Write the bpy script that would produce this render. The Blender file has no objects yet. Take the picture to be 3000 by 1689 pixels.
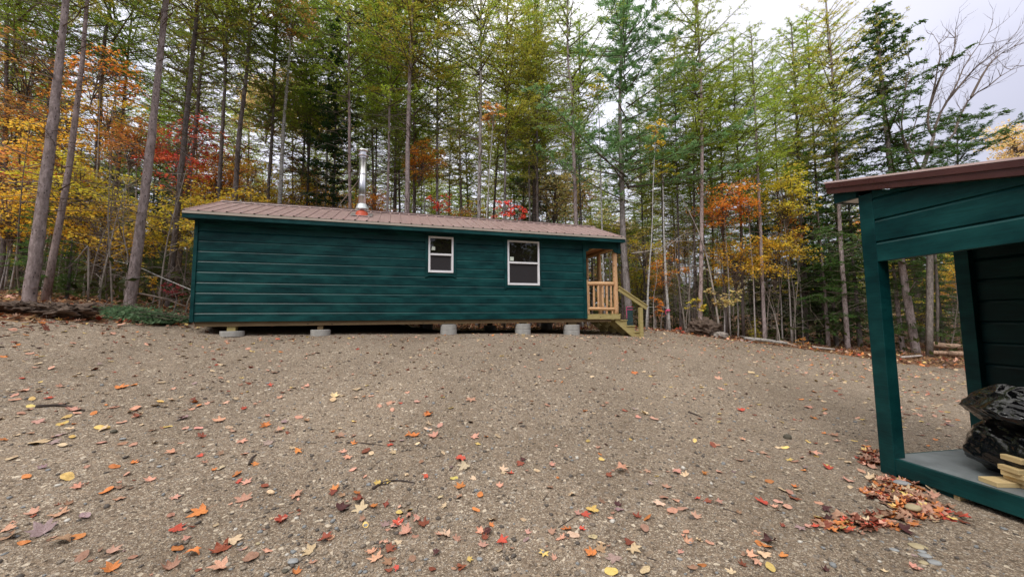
import bpy, math, random
import numpy as np
from math import radians, sin, cos, pi, tan, atan2, sqrt
from mathutils import Vector, Matrix, Euler, noise as mn

scene = bpy.context.scene
COL = scene.collection

# ------------------------------------------------------------------ camera
CAMZ = 1.5
PITCH, ROLL, FPX = radians(4.6), radians(-0.55), 1130.0
cd = bpy.data.cameras.new('camera')
cd.sensor_width = 36.0
cd.lens = 36.0 * FPX / 3000.0
cd.clip_start = 0.05
cd.clip_end = 2000
cam = bpy.data.objects.new('camera', cd)
COL.objects.link(cam)
cam.matrix_world = Matrix.Translation((0, 0, CAMZ)) @ Matrix.Rotation(pi/2 + PITCH, 4, 'X') @ Matrix.Rotation(ROLL, 4, 'Z')
scene.camera = cam

# ------------------------------------------------------------------ world (overcast daylight)
SUN_EL, SUN_AZ = radians(50), radians(206)      # azimuth clockwise from +Y
world = bpy.data.worlds.new('World')
scene.world = world
world.use_nodes = True
nt = world.node_tree
nt.nodes.clear()
N = nt.nodes.new
LK = nt.links.new
wout = N('ShaderNodeOutputWorld'); bg = N('ShaderNodeBackground')
bg.inputs['Strength'].default_value = 0.1
sky = N('ShaderNodeTexSky'); sky.sky_type = 'NISHITA'; sky.sun_disc = False
sky.sun_elevation = SUN_EL; sky.sun_rotation = SUN_AZ
tc = N('ShaderNodeTexCoord')
mp = N('ShaderNodeMapping'); mp.inputs['Scale'].default_value = (1, 1, 2.2)
LK(tc.outputs['Generated'], mp.inputs['Vector'])
cl = N('ShaderNodeTexNoise'); cl.inputs['Scale'].default_value = 1.5; cl.inputs['Detail'].default_value = 4; cl.inputs['Roughness'].default_value = 0.45
LK(mp.outputs['Vector'], cl.inputs['Vector'])
cr = N('ShaderNodeValToRGB')
cr.color_ramp.elements[0].position = 0.32; cr.color_ramp.elements[0].color = (0.50, 0.50, 0.61, 1)
cr.color_ramp.elements[1].position = 0.66; cr.color_ramp.elements[1].color = (0.70, 0.70, 0.81, 1)
LK(cl.outputs['Fac'], cr.inputs['Fac'])
sep = N('ShaderNodeSeparateXYZ'); LK(tc.outputs['Generated'], sep.inputs[0])
mm = N('ShaderNodeMath'); mm.operation = 'MULTIPLY_ADD'; mm.inputs[1].default_value = 9.5; mm.inputs[2].default_value = 6.0; mm.use_clamp = False
cz = N('ShaderNodeMath'); cz.operation = 'MAXIMUM'; cz.inputs[1].default_value = 0.0
LK(sep.outputs['Z'], cz.inputs[0]); LK(cz.outputs[0], mm.inputs[0])
sc_ = N('ShaderNodeVectorMath'); sc_.operation = 'SCALE'
ovh = N('ShaderNodeMix'); ovh.data_type = 'RGBA'; ovh.inputs[7].default_value = (0.76, 0.73, 0.69, 1)
rz_ = N('ShaderNodeMapRange'); rz_.inputs['From Min'].default_value = 0.45; rz_.inputs['From Max'].default_value = 0.8; LK(sep.outputs['Z'], rz_.inputs['Value'])
LK(rz_.outputs[0], ovh.inputs['Factor']); LK(cr.outputs['Color'], ovh.inputs[6]); LK(ovh.outputs[2], sc_.inputs[0])
dt_ = N('ShaderNodeVectorMath'); dt_.operation = 'DOT_PRODUCT'; dt_.inputs[1].default_value = (-0.35, 0.90, 0.25); LK(tc.outputs['Generated'], dt_.inputs[0])
thin = N('ShaderNodeMapRange'); thin.inputs['From Min'].default_value = 0.62; thin.inputs['From Max'].default_value = 0.95; thin.inputs['To Min'].default_value = 1.0; thin.inputs['To Max'].default_value = 1.5; LK(dt_.outputs['Value'], thin.inputs['Value'])
thm = N('ShaderNodeMath'); thm.operation = 'MULTIPLY'; LK(mm.outputs[0], thm.inputs[0]); LK(thin.outputs[0], thm.inputs[1]); LK(thm.outputs[0], sc_.inputs['Scale'])
mx = N('ShaderNodeMix'); mx.data_type = 'RGBA'; mx.inputs['Factor'].default_value = 0.9
LK(sky.outputs['Color'], mx.inputs[6]); LK(sc_.outputs[0], mx.inputs[7])
LK(mx.outputs[2], bg.inputs['Color']); LK(bg.outputs[0], wout.inputs['Surface'])

sd = bpy.data.lights.new('sun', 'SUN'); sd.energy = 1.5; sd.angle = radians(35); sd.color = (1.0, 0.96, 0.9)
sun = bpy.data.objects.new('sun', sd); COL.objects.link(sun)
sdir = Vector((sin(SUN_AZ)*cos(SUN_EL), cos(SUN_AZ)*cos(SUN_EL), sin(SUN_EL)))
sun.rotation_euler = sdir.to_track_quat('Z', 'Y').to_euler()
sun.location = (0, 0, 40)

scene.view_settings.view_transform = 'Standard'
scene.view_settings.look = 'None'
scene.view_settings.gamma = 1
scene.view_settings.exposure = 0.58
scene.render.engine = 'CYCLES'
scene.cycles.max_bounces = 6
scene.cycles.diffuse_bounces = 4
scene.cycles.glossy_bounces = 3
scene.cycles.transparent_max_bounces = 4

# ------------------------------------------------------------------ pixel helpers (photo pixels, 3000 wide) used only to measure real positions
def _rx(a): c, s = cos(a), sin(a); return np.array([[1, 0, 0], [0, c, -s], [0, s, c]])
def _rz(a): c, s = cos(a), sin(a); return np.array([[c, -s, 0], [s, c, 0], [0, 0, 1]])
_R = _rx(pi/2 + PITCH) @ _rz(ROLL)
_C = np.array([0, 0, CAMZ])
def ray(px, py): return _R @ np.array([(px-1500)/FPX, (844.5-py)/FPX, -1.0])
def atY(px, py, Y): d = ray(px, py); return _C + d*Y/d[1]
def atZ(px, py, Z): d = ray(px, py); return _C + d*(Z-CAMZ)/d[2]

# ------------------------------------------------------------------ tagging
def tag(o, label=None, cat=None, group=None, kind=None):
    if label: o['label'] = label
    if cat: o['category'] = cat
    if group: o['group'] = group
    if kind: o['kind'] = kind
    return o
def empty(name, loc, rz=0, label=None, cat=None, group=None):
    o = bpy.data.objects.new(name, None); COL.objects.link(o)
    o.location = loc; o.rotation_euler = (0, 0, rz); o.empty_display_size = 0.1
    return tag(o, label, cat, group)

# ------------------------------------------------------------------ materials
def new_mat(name):
    m = bpy.data.materials.new(name); m.use_nodes = True
    t = m.node_tree; t.nodes.clear()
    out = t.nodes.new('ShaderNodeOutputMaterial'); b = t.nodes.new('ShaderNodeBsdfPrincipled')
    t.links.new(b.outputs[0], out.inputs['Surface'])
    return m, t, b, out
def nd(t, typ, **kw):
    n = t.nodes.new(typ)
    for k, v in kw.items():
        if k in n.inputs: n.inputs[k].default_value = v
        else: setattr(n, k, v)
    return n
def ramp(t, fac, stops, interp='LINEAR'):
    r = t.nodes.new('ShaderNodeValToRGB'); e = r.color_ramp.elements; r.color_ramp.interpolation = interp
    while len(e) < len(stops): e.new(0.5)
    for i, (p, c) in enumerate(stops):
        e[i].position = p; e[i].color = (*c, 1) if len(c) == 3 else c
    t.links.new(fac, r.inputs['Fac']); return r.outputs['Color']
def mapped(t, scale, coord='Object'):
    c = t.nodes.new('ShaderNodeTexCoord'); m = t.nodes.new('ShaderNodeMapping')
    m.inputs['Scale'].default_value = scale; t.links.new(c.outputs[coord], m.inputs['Vector']); return m.outputs['Vector']
def noise_n(t, vec, scale, detail=4, rough=0.55):
    n = nd(t, 'ShaderNodeTexNoise', Scale=scale, Detail=detail, Roughness=rough); t.links.new(vec, n.inputs['Vector']); return n.outputs['Fac']
def bump(t, b, h, strength, dist):
    bp = nd(t, 'ShaderNodeBump', Strength=strength, Distance=dist); t.links.new(h, bp.inputs['Height']); t.links.new(bp.outputs[0], b.inputs['Normal']); return bp
def mixc(t, fac, a, bb, mode='MIX'):
    m = t.nodes.new('ShaderNodeMix'); m.data_type = 'RGBA'; m.blend_type = mode
    for i, v in ((0, fac), (6, a), (7, bb)):
        if hasattr(v, 'links'): t.links.new(v, m.inputs[i])
        elif i == 0: m.inputs[0].default_value = v
        else: m.inputs[i].default_value = (*v, 1)
    return m.outputs[2]
def simple(name, col, rough=0.6, var=0.15, scale=6, spec=0.4, metal=0, bmp=0.0, stretch=(1, 1, 1)):
    m, t, b, o = new_mat(name)
    v = mapped(t, stretch)
    f = noise_n(t, v, scale, 6, 0.6)
    c = ramp(t, f, [(0.25, tuple(x*(1-var*1.6) for x in col)), (0.75, tuple(min(1, x*(1+var*1.6)) for x in col))])
    t.links.new(c, b.inputs['Base Color'])
    b.inputs['Roughness'].default_value = rough; b.inputs['Specular IOR Level'].default_value = spec; b.inputs['Metallic'].default_value = metal
    if bmp: bump(t, b, noise_n(t, v, scale*6, 5), bmp, 0.01)
    return m

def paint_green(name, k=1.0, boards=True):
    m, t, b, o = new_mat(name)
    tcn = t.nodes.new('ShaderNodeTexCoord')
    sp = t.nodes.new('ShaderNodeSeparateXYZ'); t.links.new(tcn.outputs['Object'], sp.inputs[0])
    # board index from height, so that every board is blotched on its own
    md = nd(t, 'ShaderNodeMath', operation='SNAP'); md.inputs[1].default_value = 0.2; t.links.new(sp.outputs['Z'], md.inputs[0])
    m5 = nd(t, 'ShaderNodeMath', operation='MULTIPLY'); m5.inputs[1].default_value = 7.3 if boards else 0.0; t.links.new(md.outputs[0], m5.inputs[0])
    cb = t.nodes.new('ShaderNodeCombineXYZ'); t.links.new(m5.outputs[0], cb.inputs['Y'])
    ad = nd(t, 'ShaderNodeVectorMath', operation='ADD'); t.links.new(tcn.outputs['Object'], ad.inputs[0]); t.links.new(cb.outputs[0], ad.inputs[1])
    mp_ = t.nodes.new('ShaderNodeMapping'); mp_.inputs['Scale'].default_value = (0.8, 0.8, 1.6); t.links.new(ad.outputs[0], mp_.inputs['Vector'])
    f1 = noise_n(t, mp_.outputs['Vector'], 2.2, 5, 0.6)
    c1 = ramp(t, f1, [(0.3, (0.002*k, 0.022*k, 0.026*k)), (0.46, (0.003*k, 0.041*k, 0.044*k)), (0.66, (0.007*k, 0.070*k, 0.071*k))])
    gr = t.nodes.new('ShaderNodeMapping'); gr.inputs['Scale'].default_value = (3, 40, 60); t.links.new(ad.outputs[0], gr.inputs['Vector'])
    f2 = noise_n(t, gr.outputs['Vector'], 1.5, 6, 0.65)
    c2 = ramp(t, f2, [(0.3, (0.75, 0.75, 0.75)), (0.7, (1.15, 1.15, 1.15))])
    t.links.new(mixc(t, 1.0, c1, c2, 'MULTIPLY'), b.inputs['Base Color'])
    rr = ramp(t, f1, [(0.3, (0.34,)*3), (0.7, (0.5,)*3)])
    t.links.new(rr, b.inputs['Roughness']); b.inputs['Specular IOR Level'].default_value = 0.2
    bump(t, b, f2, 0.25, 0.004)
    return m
M = {}
M['green'] = paint_green('green_painted_siding')
M['green_trim'] = paint_green('green_painted_trim', 0.95, False)
M['cove'] = paint_green('green_paint_cove_highlight', 1.1, True)  # same paint, made paler and glossier: sky highlight along the grooves put into it
for n_ in M['cove'].node_tree.nodes:
    if n_.type == 'BSDF_PRINCIPLED': n_.inputs['Coat Weight'].default_value = 0.05; n_.inputs['Coat Roughness'].default_value = 0.25; n_.inputs['Specular IOR Level'].default_value = 0.4
M['green_shaded'] = paint_green('green_paint_with_shade', 0.55)  # same green darkened: shade of shed interior and soffit put into the colour

def roof_metal(name, col, rough=0.38):
    m, t, b, o = new_mat(name)
    v = mapped(t, (1.2, 5, 1))
    f = noise_n(t, v, 3, 6, 0.6)
    c = ramp(t, f, [(0.3, tuple(x*0.78 for x in col)), (0.7, tuple(x*1.2 for x in col))])
    t.links.new(c, b.inputs['Base Color'])
    t.links.new(ramp(t, f, [(0.3, (rough-0.1,)*3), (0.7, (rough+0.12,)*3)]), b.inputs['Roughness'])
    b.inputs['Specular IOR Level'].default_value = 0.6
    bump(t, b, noise_n(t, mapped(t, (1, 1, 1)), 2.5, 3), 0.3, 0.02)
    return m
M['roof'] = roof_metal('brown_metal_roof', (0.36, 0.25, 0.235), 0.36)
M['roof_trim'] = roof_metal('brown_metal_trim', (0.075, 0.026, 0.024), 0.3)
M['drip'] = simple('pale_drip_edge', (0.40, 0.35, 0.30), 0.45, 0.08, 3)
M['closure'] = simple('dark_foam_closure', (0.03, 0.02, 0.02), 0.9)
M['white'] = simple('white_vinyl', (0.80, 0.80, 0.84), 0.35, 0.03, 3, 0.5)
M['white_dirty'] = simple('white_plastic', (0.75, 0.74, 0.74), 0.4, 0.06, 5)
M['ceiling'] = simple('porch_ceiling_pine', (0.38, 0.17, 0.07), 0.6, 0.15, 5, 0.3, 0, 0.2, (1, 8, 8))

def wood(name, c0, c1, c2, stretch, rough=0.65, knots=True):
    m, t, b, o = new_mat(name)
    v = mapped(t, stretch)
    f = noise_n(t, v, 3.0, 8, 0.65)
    c = ramp(t, f, [(0.25, c0), (0.5, c1), (0.78, c2)])
    if knots:
        vv = mapped(t, (1, 1, 1)); vo = nd(t, 'ShaderNodeTexVoronoi', Scale=7.0); t.links.new(vv, vo.inputs['Vector'])
        kf = ramp(t, vo.outputs['Distance'], [(0.07, (1, 1, 1)), (0.16, (0, 0, 0))])
        c = mixc(t, kf, c, tuple(x*0.35 for x in c0))
    t.links.new(c, b.inputs['Base Color']); b.inputs['Roughness'].default_value = rough; b.inputs['Specular IOR Level'].default_value = 0.3
    bump(t, b, f, 0.35, 0.004)
    return m
M['log'] = wood('peeled_cedar_log', (0.40, 0.20, 0.09), (0.60, 0.36, 0.19), (0.72, 0.48, 0.30), (14, 14, 1.2))
M['log_h'] = wood('peeled_cedar_log_lying', (0.40, 0.20, 0.09), (0.62, 0.38, 0.20), (0.72, 0.48, 0.30), (1.2, 14, 14))
M['treated'] = wood('treated_lumber', (0.26, 0.21, 0.08), (0.38, 0.31, 0.13), (0.50, 0.43, 0.22), (2, 20, 20))
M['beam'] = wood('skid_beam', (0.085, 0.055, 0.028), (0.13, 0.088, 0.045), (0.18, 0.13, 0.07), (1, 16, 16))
M['lumber'] = wood('sawn_pine_board', (0.52, 0.38, 0.17), (0.66, 0.50, 0.26), (0.74, 0.60, 0.36), (2, 2, 22), 0.6)
M['plywood'] = simple('grey_painted_plywood', (0.17, 0.19, 0.20), 0.55, 0.18, 5, 0.4, 0, 0.15)
M['concrete'] = simple('cast_concrete', (0.36, 0.355, 0.34), 0.85, 0.16, 5, 0.3, 0, 0.35)

def steel(name):
    m, t, b, o = new_mat(name)
    f = noise_n(t, mapped(t, (9, 9, 0.5)), 3, 5)
    t.links.new(ramp(t, f, [(0.3, (0.50, 0.50, 0.52)), (0.7, (0.78, 0.78, 0.80))]), b.inputs['Base Color'])
    b.inputs['Metallic'].default_value = 1; b.inputs['Roughness'].default_value = 0.28
    bump(t, b, f, 0.15, 0.005)
    return m
M['steel'] = steel('stainless_steel')
M['galv'] = simple('galvanised_sheet', (0.62, 0.66, 0.68), 0.42, 0.08, 8, 0.5, 0.6)
M['boot'] = simple('red_silicone_boot', (0.50, 0.075, 0.03), 0.5, 0.1, 6)
M['flange'] = simple('aluminium_flange', (0.55, 0.50, 0.50), 0.35, 0.2, 25, 0.5, 0.7)

def glass_mat():
    m, t, b, o = new_mat('dark_window_glass')
    b.inputs['Base Color'].default_value = (0.012, 0.010, 0.009, 1); b.inputs['Roughness'].default_value = 0.02
    b.inputs['Specular IOR Level'].default_value = 0.6
    bump(t, b, noise_n(t, mapped(t, (1, 1, 1)), 2.0, 1), 0.08, 0.02)
    return m
M['glass'] = glass_mat()
M['screen'] = simple('insect_screen', (0.030, 0.027, 0.030), 0.55, 0.1, 40, 0.25)
M['sticker'] = simple('pale_paper_sticker', (0.62, 0.68, 0.60), 0.6, 0.03)
M['grey_frame'] = simple('grey_screen_frame', (0.45, 0.44, 0.46), 0.45, 0.05)

def bag_mat():
    m, t, b, o = new_mat('black_plastic_film')
    b.inputs['Base Color'].default_value = (0.004, 0.004, 0.005, 1)
    b.inputs['Roughness'].default_value = 0.10; b.inputs['Specular IOR Level'].default_value = 0.6
    v = mapped(t, (3, 3, 9)); w = nd(t, 'ShaderNodeTexNoise', Scale=3.0, Detail=3.0, Distortion=1.2); t.links.new(v, w.inputs['Vector'])
    bump(t, b, w.outputs['Fac'], 0.16, 0.03)
    return m
M['bag'] = bag_mat()

def foliage_mat():
    m, t, b, o = new_mat('foliage')
    oi = t.nodes.new('ShaderNodeObjectInfo'); g = t.nodes.new('ShaderNodeNewGeometry')
    hs = t.nodes.new('ShaderNodeHueSaturation')
    mr = nd(t, 'ShaderNodeMapRange'); mr.inputs['To Min'].default_value = 0.475; mr.inputs['To Max'].default_value = 0.525; t.links.new(g.outputs['Random Per Island'], mr.inputs['Value'])
    t.links.new(mr.outputs[0], hs.inputs['Hue'])
    mul = nd(t, 'ShaderNodeMath', operation='MULTIPLY'); mul.inputs[1].default_value = 7.13; t.links.new(g.outputs['Random Per Island'], mul.inputs[0])
    fr = nd(t, 'ShaderNodeMath', operation='FRACT'); t.links.new(mul.outputs[0], fr.inputs[0])
    mv = nd(t, 'ShaderNodeMapRange'); mv.inputs['To Min'].default_value = 0.6; mv.inputs['To Max'].default_value = 1.45; t.links.new(fr.outputs[0], mv.inputs['Value'])
    t.links.new(mv.outputs[0], hs.inputs['Value'])
    t.links.new(oi.outputs['Color'], hs.inputs['Color'])
    t.links.new(hs.outputs[0], b.inputs['Base Color'])
    b.inputs['Roughness'].default_value = 0.55; b.inputs['Specular IOR Level'].default_value = 0.25
    tr = t.nodes.new('ShaderNodeBsdfTranslucent'); t.links.new(hs.outputs[0], tr.inputs['Color'])
    ms = t.nodes.new('ShaderNodeMixShader'); ms.inputs[0].default_value = 0.52
    t.links.new(b.outputs[0], ms.inputs[1]); t.links.new(tr.outputs[0], ms.inputs[2]); t.links.new(ms.outputs[0], o.inputs['Surface'])
    return m
M['foliage'] = foliage_mat()

def bark_mat(name, birch=False):
    m, t, b, o = new_mat(name)
    oi = t.nodes.new('ShaderNodeObjectInfo')
    v = mapped(t, (6, 6, 2.4) if not birch else (5, 5, 14))
    f = noise_n(t, v, 2.4, 8, 0.75)
    if birch:
        c = ramp(t, f, [(0.40, (0.10, 0.10, 0.10)), (0.47, (0.75, 0.75, 0.75)), (0.8, (1.15, 1.15, 1.15))])
    else:
        vo = nd(t, 'ShaderNodeTexVoronoi', Scale=3.2); t.links.new(v, vo.inputs['Vector'])
        c = ramp(t, f, [(0.30, (0.38, 0.36, 0.35)), (0.5, (0.95, 0.95, 0.95)), (0.7, (1.6, 1.6, 1.65))])
        kf = ramp(t, vo.outputs['Distance'], [(0.10, (0.22, 0.2, 0.2)), (0.2, (1, 1, 1))])
        c = mixc(t, 1.0, c, kf, 'MULTIPLY')
    t.links.new(mixc(t, 1.0, oi.outputs['Color'], c, 'MULTIPLY'), b.inputs['Base Color'])
    b.inputs['Roughness'].default_value = 0.9; b.inputs['Specular IOR Level'].default_value = 0.15
    bump(t, b, f, 1.0, 0.04)
    return m
M['bark'] = bark_mat('scaly_bark')
M['birch'] = bark_mat('birch_bark', True)
M['twig'] = simple('bare_twigs', (0.17, 0.135, 0.115), 0.9, 0.2, 3, 0.1)
M['twig_pale'] = simple('pale_dead_wood', (0.33, 0.29, 0.26), 0.85, 0.25, 6, 0.1, 0, 0.3)
M['cutwood'] = simple('cut_log_end', (0.48, 0.28, 0.14), 0.8, 0.15, 12)
M['soil'] = simple('dark_root_soil', (0.12, 0.088, 0.07), 0.95, 0.35, 9, 0.1, 0, 0.8)
M['pink'] = simple('pink_flagging_tape', (0.75, 0.10, 0.25), 0.4, 0.1)
M['panel'] = simple('dull_green_panel', (0.03, 0.07, 0.075), 0.6, 0.3, 8)

def gravel_mat(name, stones=True):
    m, t, b, o = new_mat(name)
    v = mapped(t, (1, 1, 1))
    nz = t.nodes.new('ShaderNodeTexNoise'); nz.inputs['Scale'].default_value = 30; t.links.new(v, nz.inputs['Vector'])
    def cells(scale):
        vo = nd(t, 'ShaderNodeTexVoronoi', Scale=scale, Randomness=1.0); t.links.new(v, vo.inputs['Vector'])
        s = t.nodes.new('ShaderNodeSeparateColor'); t.links.new(vo.outputs['Color'], s.inputs[0])
        return vo, s
    v1, s1 = cells(120); v2, s2 = cells(42); v3, s3 = cells(260)
    pal = [(0.0, (0.055, 0.044, 0.036)), (0.2, (0.14, 0.108, 0.082)), (0.5, (0.245, 0.193, 0.146)), (0.72, (0.36, 0.285, 0.215)), (0.86, (0.27, 0.265, 0.26)), (0.93, (0.74, 0.67, 0.56))]
    c1 = ramp(t, s1.outputs['Red'], pal)
    c3 = ramp(t, s3.outputs['Green'], pal)
    c = mixc(t, 0.45, c1, c3)
    c2 = ramp(t, s2.outputs['Blue'], pal)
    m2 = ramp(t, s2.outputs['Red'], [(0.80, (0, 0, 0)), (0.82, (0.75,)*3)])
    c = mixc(t, m2, c, c2)
    big = noise_n(t, v, 0.55, 6, 0.6)
    c = mixc(t, 1.0, c, ramp(t, big, [(0.3, (0.80, 0.755, 0.70)), (0.5, (0.98, 0.935, 0.885)), (0.7, (1.14, 1.09, 1.03))]), 'MULTIPLY')
    med = noise_n(t, v, 5.0, 5, 0.65)
    c = mixc(t, 1.0, c, ramp(t, med, [(0.3, (0.90, 0.89, 0.88)), (0.7, (1.1, 1.1, 1.1))]), 'MULTIPLY')
    t.links.new(c, b.inputs['Base Color'])
    b.inputs['Roughness'].default_value = 0.85; b.inputs['Specular IOR Level'].default_value = 0.25
    hs_ = nd(t, 'ShaderNodeMath', operation='MULTIPLY_ADD'); hs_.inputs[1].default_value = 1.0; t.links.new(s1.outputs['Green'], hs_.inputs[0]); t.links.new(v1.outputs['Distance'], hs_.inputs[2])
    bump(t, b, hs_.outputs[0], 0.6, 0.009)
    return m
M['gravel'] = gravel_mat('crushed_gravel')

def litter_mat():
    m, t, b, o = new_mat('leaf_litter_soil')
    v = mapped(t, (1, 1, 1))
    vo = nd(t, 'ShaderNodeTexVoronoi', Scale=22.0); t.links.new(v, vo.inputs['Vector'])
    s = t.nodes.new('ShaderNodeSeparateColor'); t.links.new(vo.outputs['Color'], s.inputs[0])
    c = ramp(t, s.outputs['Red'], [(0.0, (0.05, 0.03, 0.02)), (0.35, (0.13, 0.075, 0.045)), (0.65, (0.22, 0.12, 0.07)), (0.85, (0.33, 0.15, 0.07)), (0.95, (0.42, 0.28, 0.15))])
    f = noise_n(t, v, 1.2, 5)
    c = mixc(t, 1.0, c, ramp(t, f, [(0.3, (0.6, 0.6, 0.6)), (0.7, (1.2, 1.15, 1.1))]), 'MULTIPLY')
    t.links.new(c, b.inputs['Base Color']); b.inputs['Roughness'].default_value = 0.9; b.inputs['Specular IOR Level'].default_value = 0.15
    bump(t, b, s.outputs['Green'], 0.7, 0.02)
    return m
M['litter'] = litter_mat()

def stone_mat():
    m, t, b, o = new_mat('small_stones')
    g = t.nodes.new('ShaderNodeNewGeometry')
    c = ramp(t, g.outputs['Random Per Island'], [(0.0, (0.10, 0.085, 0.075)), (0.3, (0.20, 0.165, 0.135)), (0.55, (0.28, 0.23, 0.18)), (0.75, (0.24, 0.25, 0.26)), (0.9, (0.36, 0.31, 0.25)), (0.97, (0.58, 0.55, 0.5))], 'CONSTANT')
    f = noise_n(t, mapped(t, (1, 1, 1)), 90, 3)
    c = mixc(t, 1.0, c, ramp(t, f, [(0.3, (0.8,)*3), (0.7, (1.15,)*3)]), 'MULTIPLY')
    t.links.new(c, b.inputs['Base Color']); b.inputs['Roughness'].default_value = 0.75
    return m
M['stones'] = stone_mat()

def deadleaf_mat(name, col=None):
    """fallen leaf: colour from the object (col None) or fixed"""
    m, t, b, o = new_mat(name)
    if col is None:
        oi = t.nodes.new('ShaderNodeObjectInfo'); c0 = oi.outputs['Color']
    else:
        rgb = t.nodes.new('ShaderNodeRGB'); rgb.outputs[0].default_value = (*col, 1); c0 = rgb.outputs[0]
    f = noise_n(t, mapped(t, (1, 1, 1)), 28, 5, 0.6)
    c = mixc(t, 1.0, c0, ramp(t, f, [(0.28, (0.62, 0.52, 0.5)), (0.55, (1, 1, 1)), (0.75, (1.2, 1.2, 1.2))]), 'MULTIPLY')
    g = t.nodes.new('ShaderNodeNewGeometry'); hs = t.nodes.new('ShaderNodeHueSaturation')
    mr = nd(t, 'ShaderNodeMapRange'); mr.inputs['To Min'].default_value = 0.6; mr.inputs['To Max'].default_value = 1.3
    if col is not None: t.links.new(g.outputs['Random Per Island'], mr.inputs['Value']); t.links.new(mr.outputs[0], hs.inputs['Value'])
    t.links.new(c, hs.inputs['Color'])
    t.links.new(hs.outputs[0], b.inputs['Base Color']); b.inputs['Roughness'].default_value = 0.55; b.inputs['Specular IOR Level'].default_value = 0.3
    bump(t, b, f, 0.4, 0.003)
    return m
M['leaf'] = deadleaf_mat('fallen_leaf')
LCOL = {'R': (0.56, 0.10, 0.065), 'O': (0.62, 0.23, 0.075), 'P': (0.62, 0.34, 0.245), 'T': (0.68, 0.52, 0.34), 'Y': (0.74, 0.54, 0.19),
        'B': (0.25, 0.075, 0.045), 'D': (0.09, 0.035, 0.035), 'V': (0.36, 0.255, 0.25), 'K': (0.36, 0.21, 0.14)}
CNAME = {'R': 'bright red', 'O': 'orange', 'P': 'salmon pink', 'T': 'cream', 'Y': 'yellow', 'B': 'rust brown', 'D': 'dark maroon', 'V': 'mauve grey', 'K': 'tan brown'}
LM = {k: deadleaf_mat('fallen_leaf_' + CNAME[k].replace(' ', '_'), v) for k, v in LCOL.items()}

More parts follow.
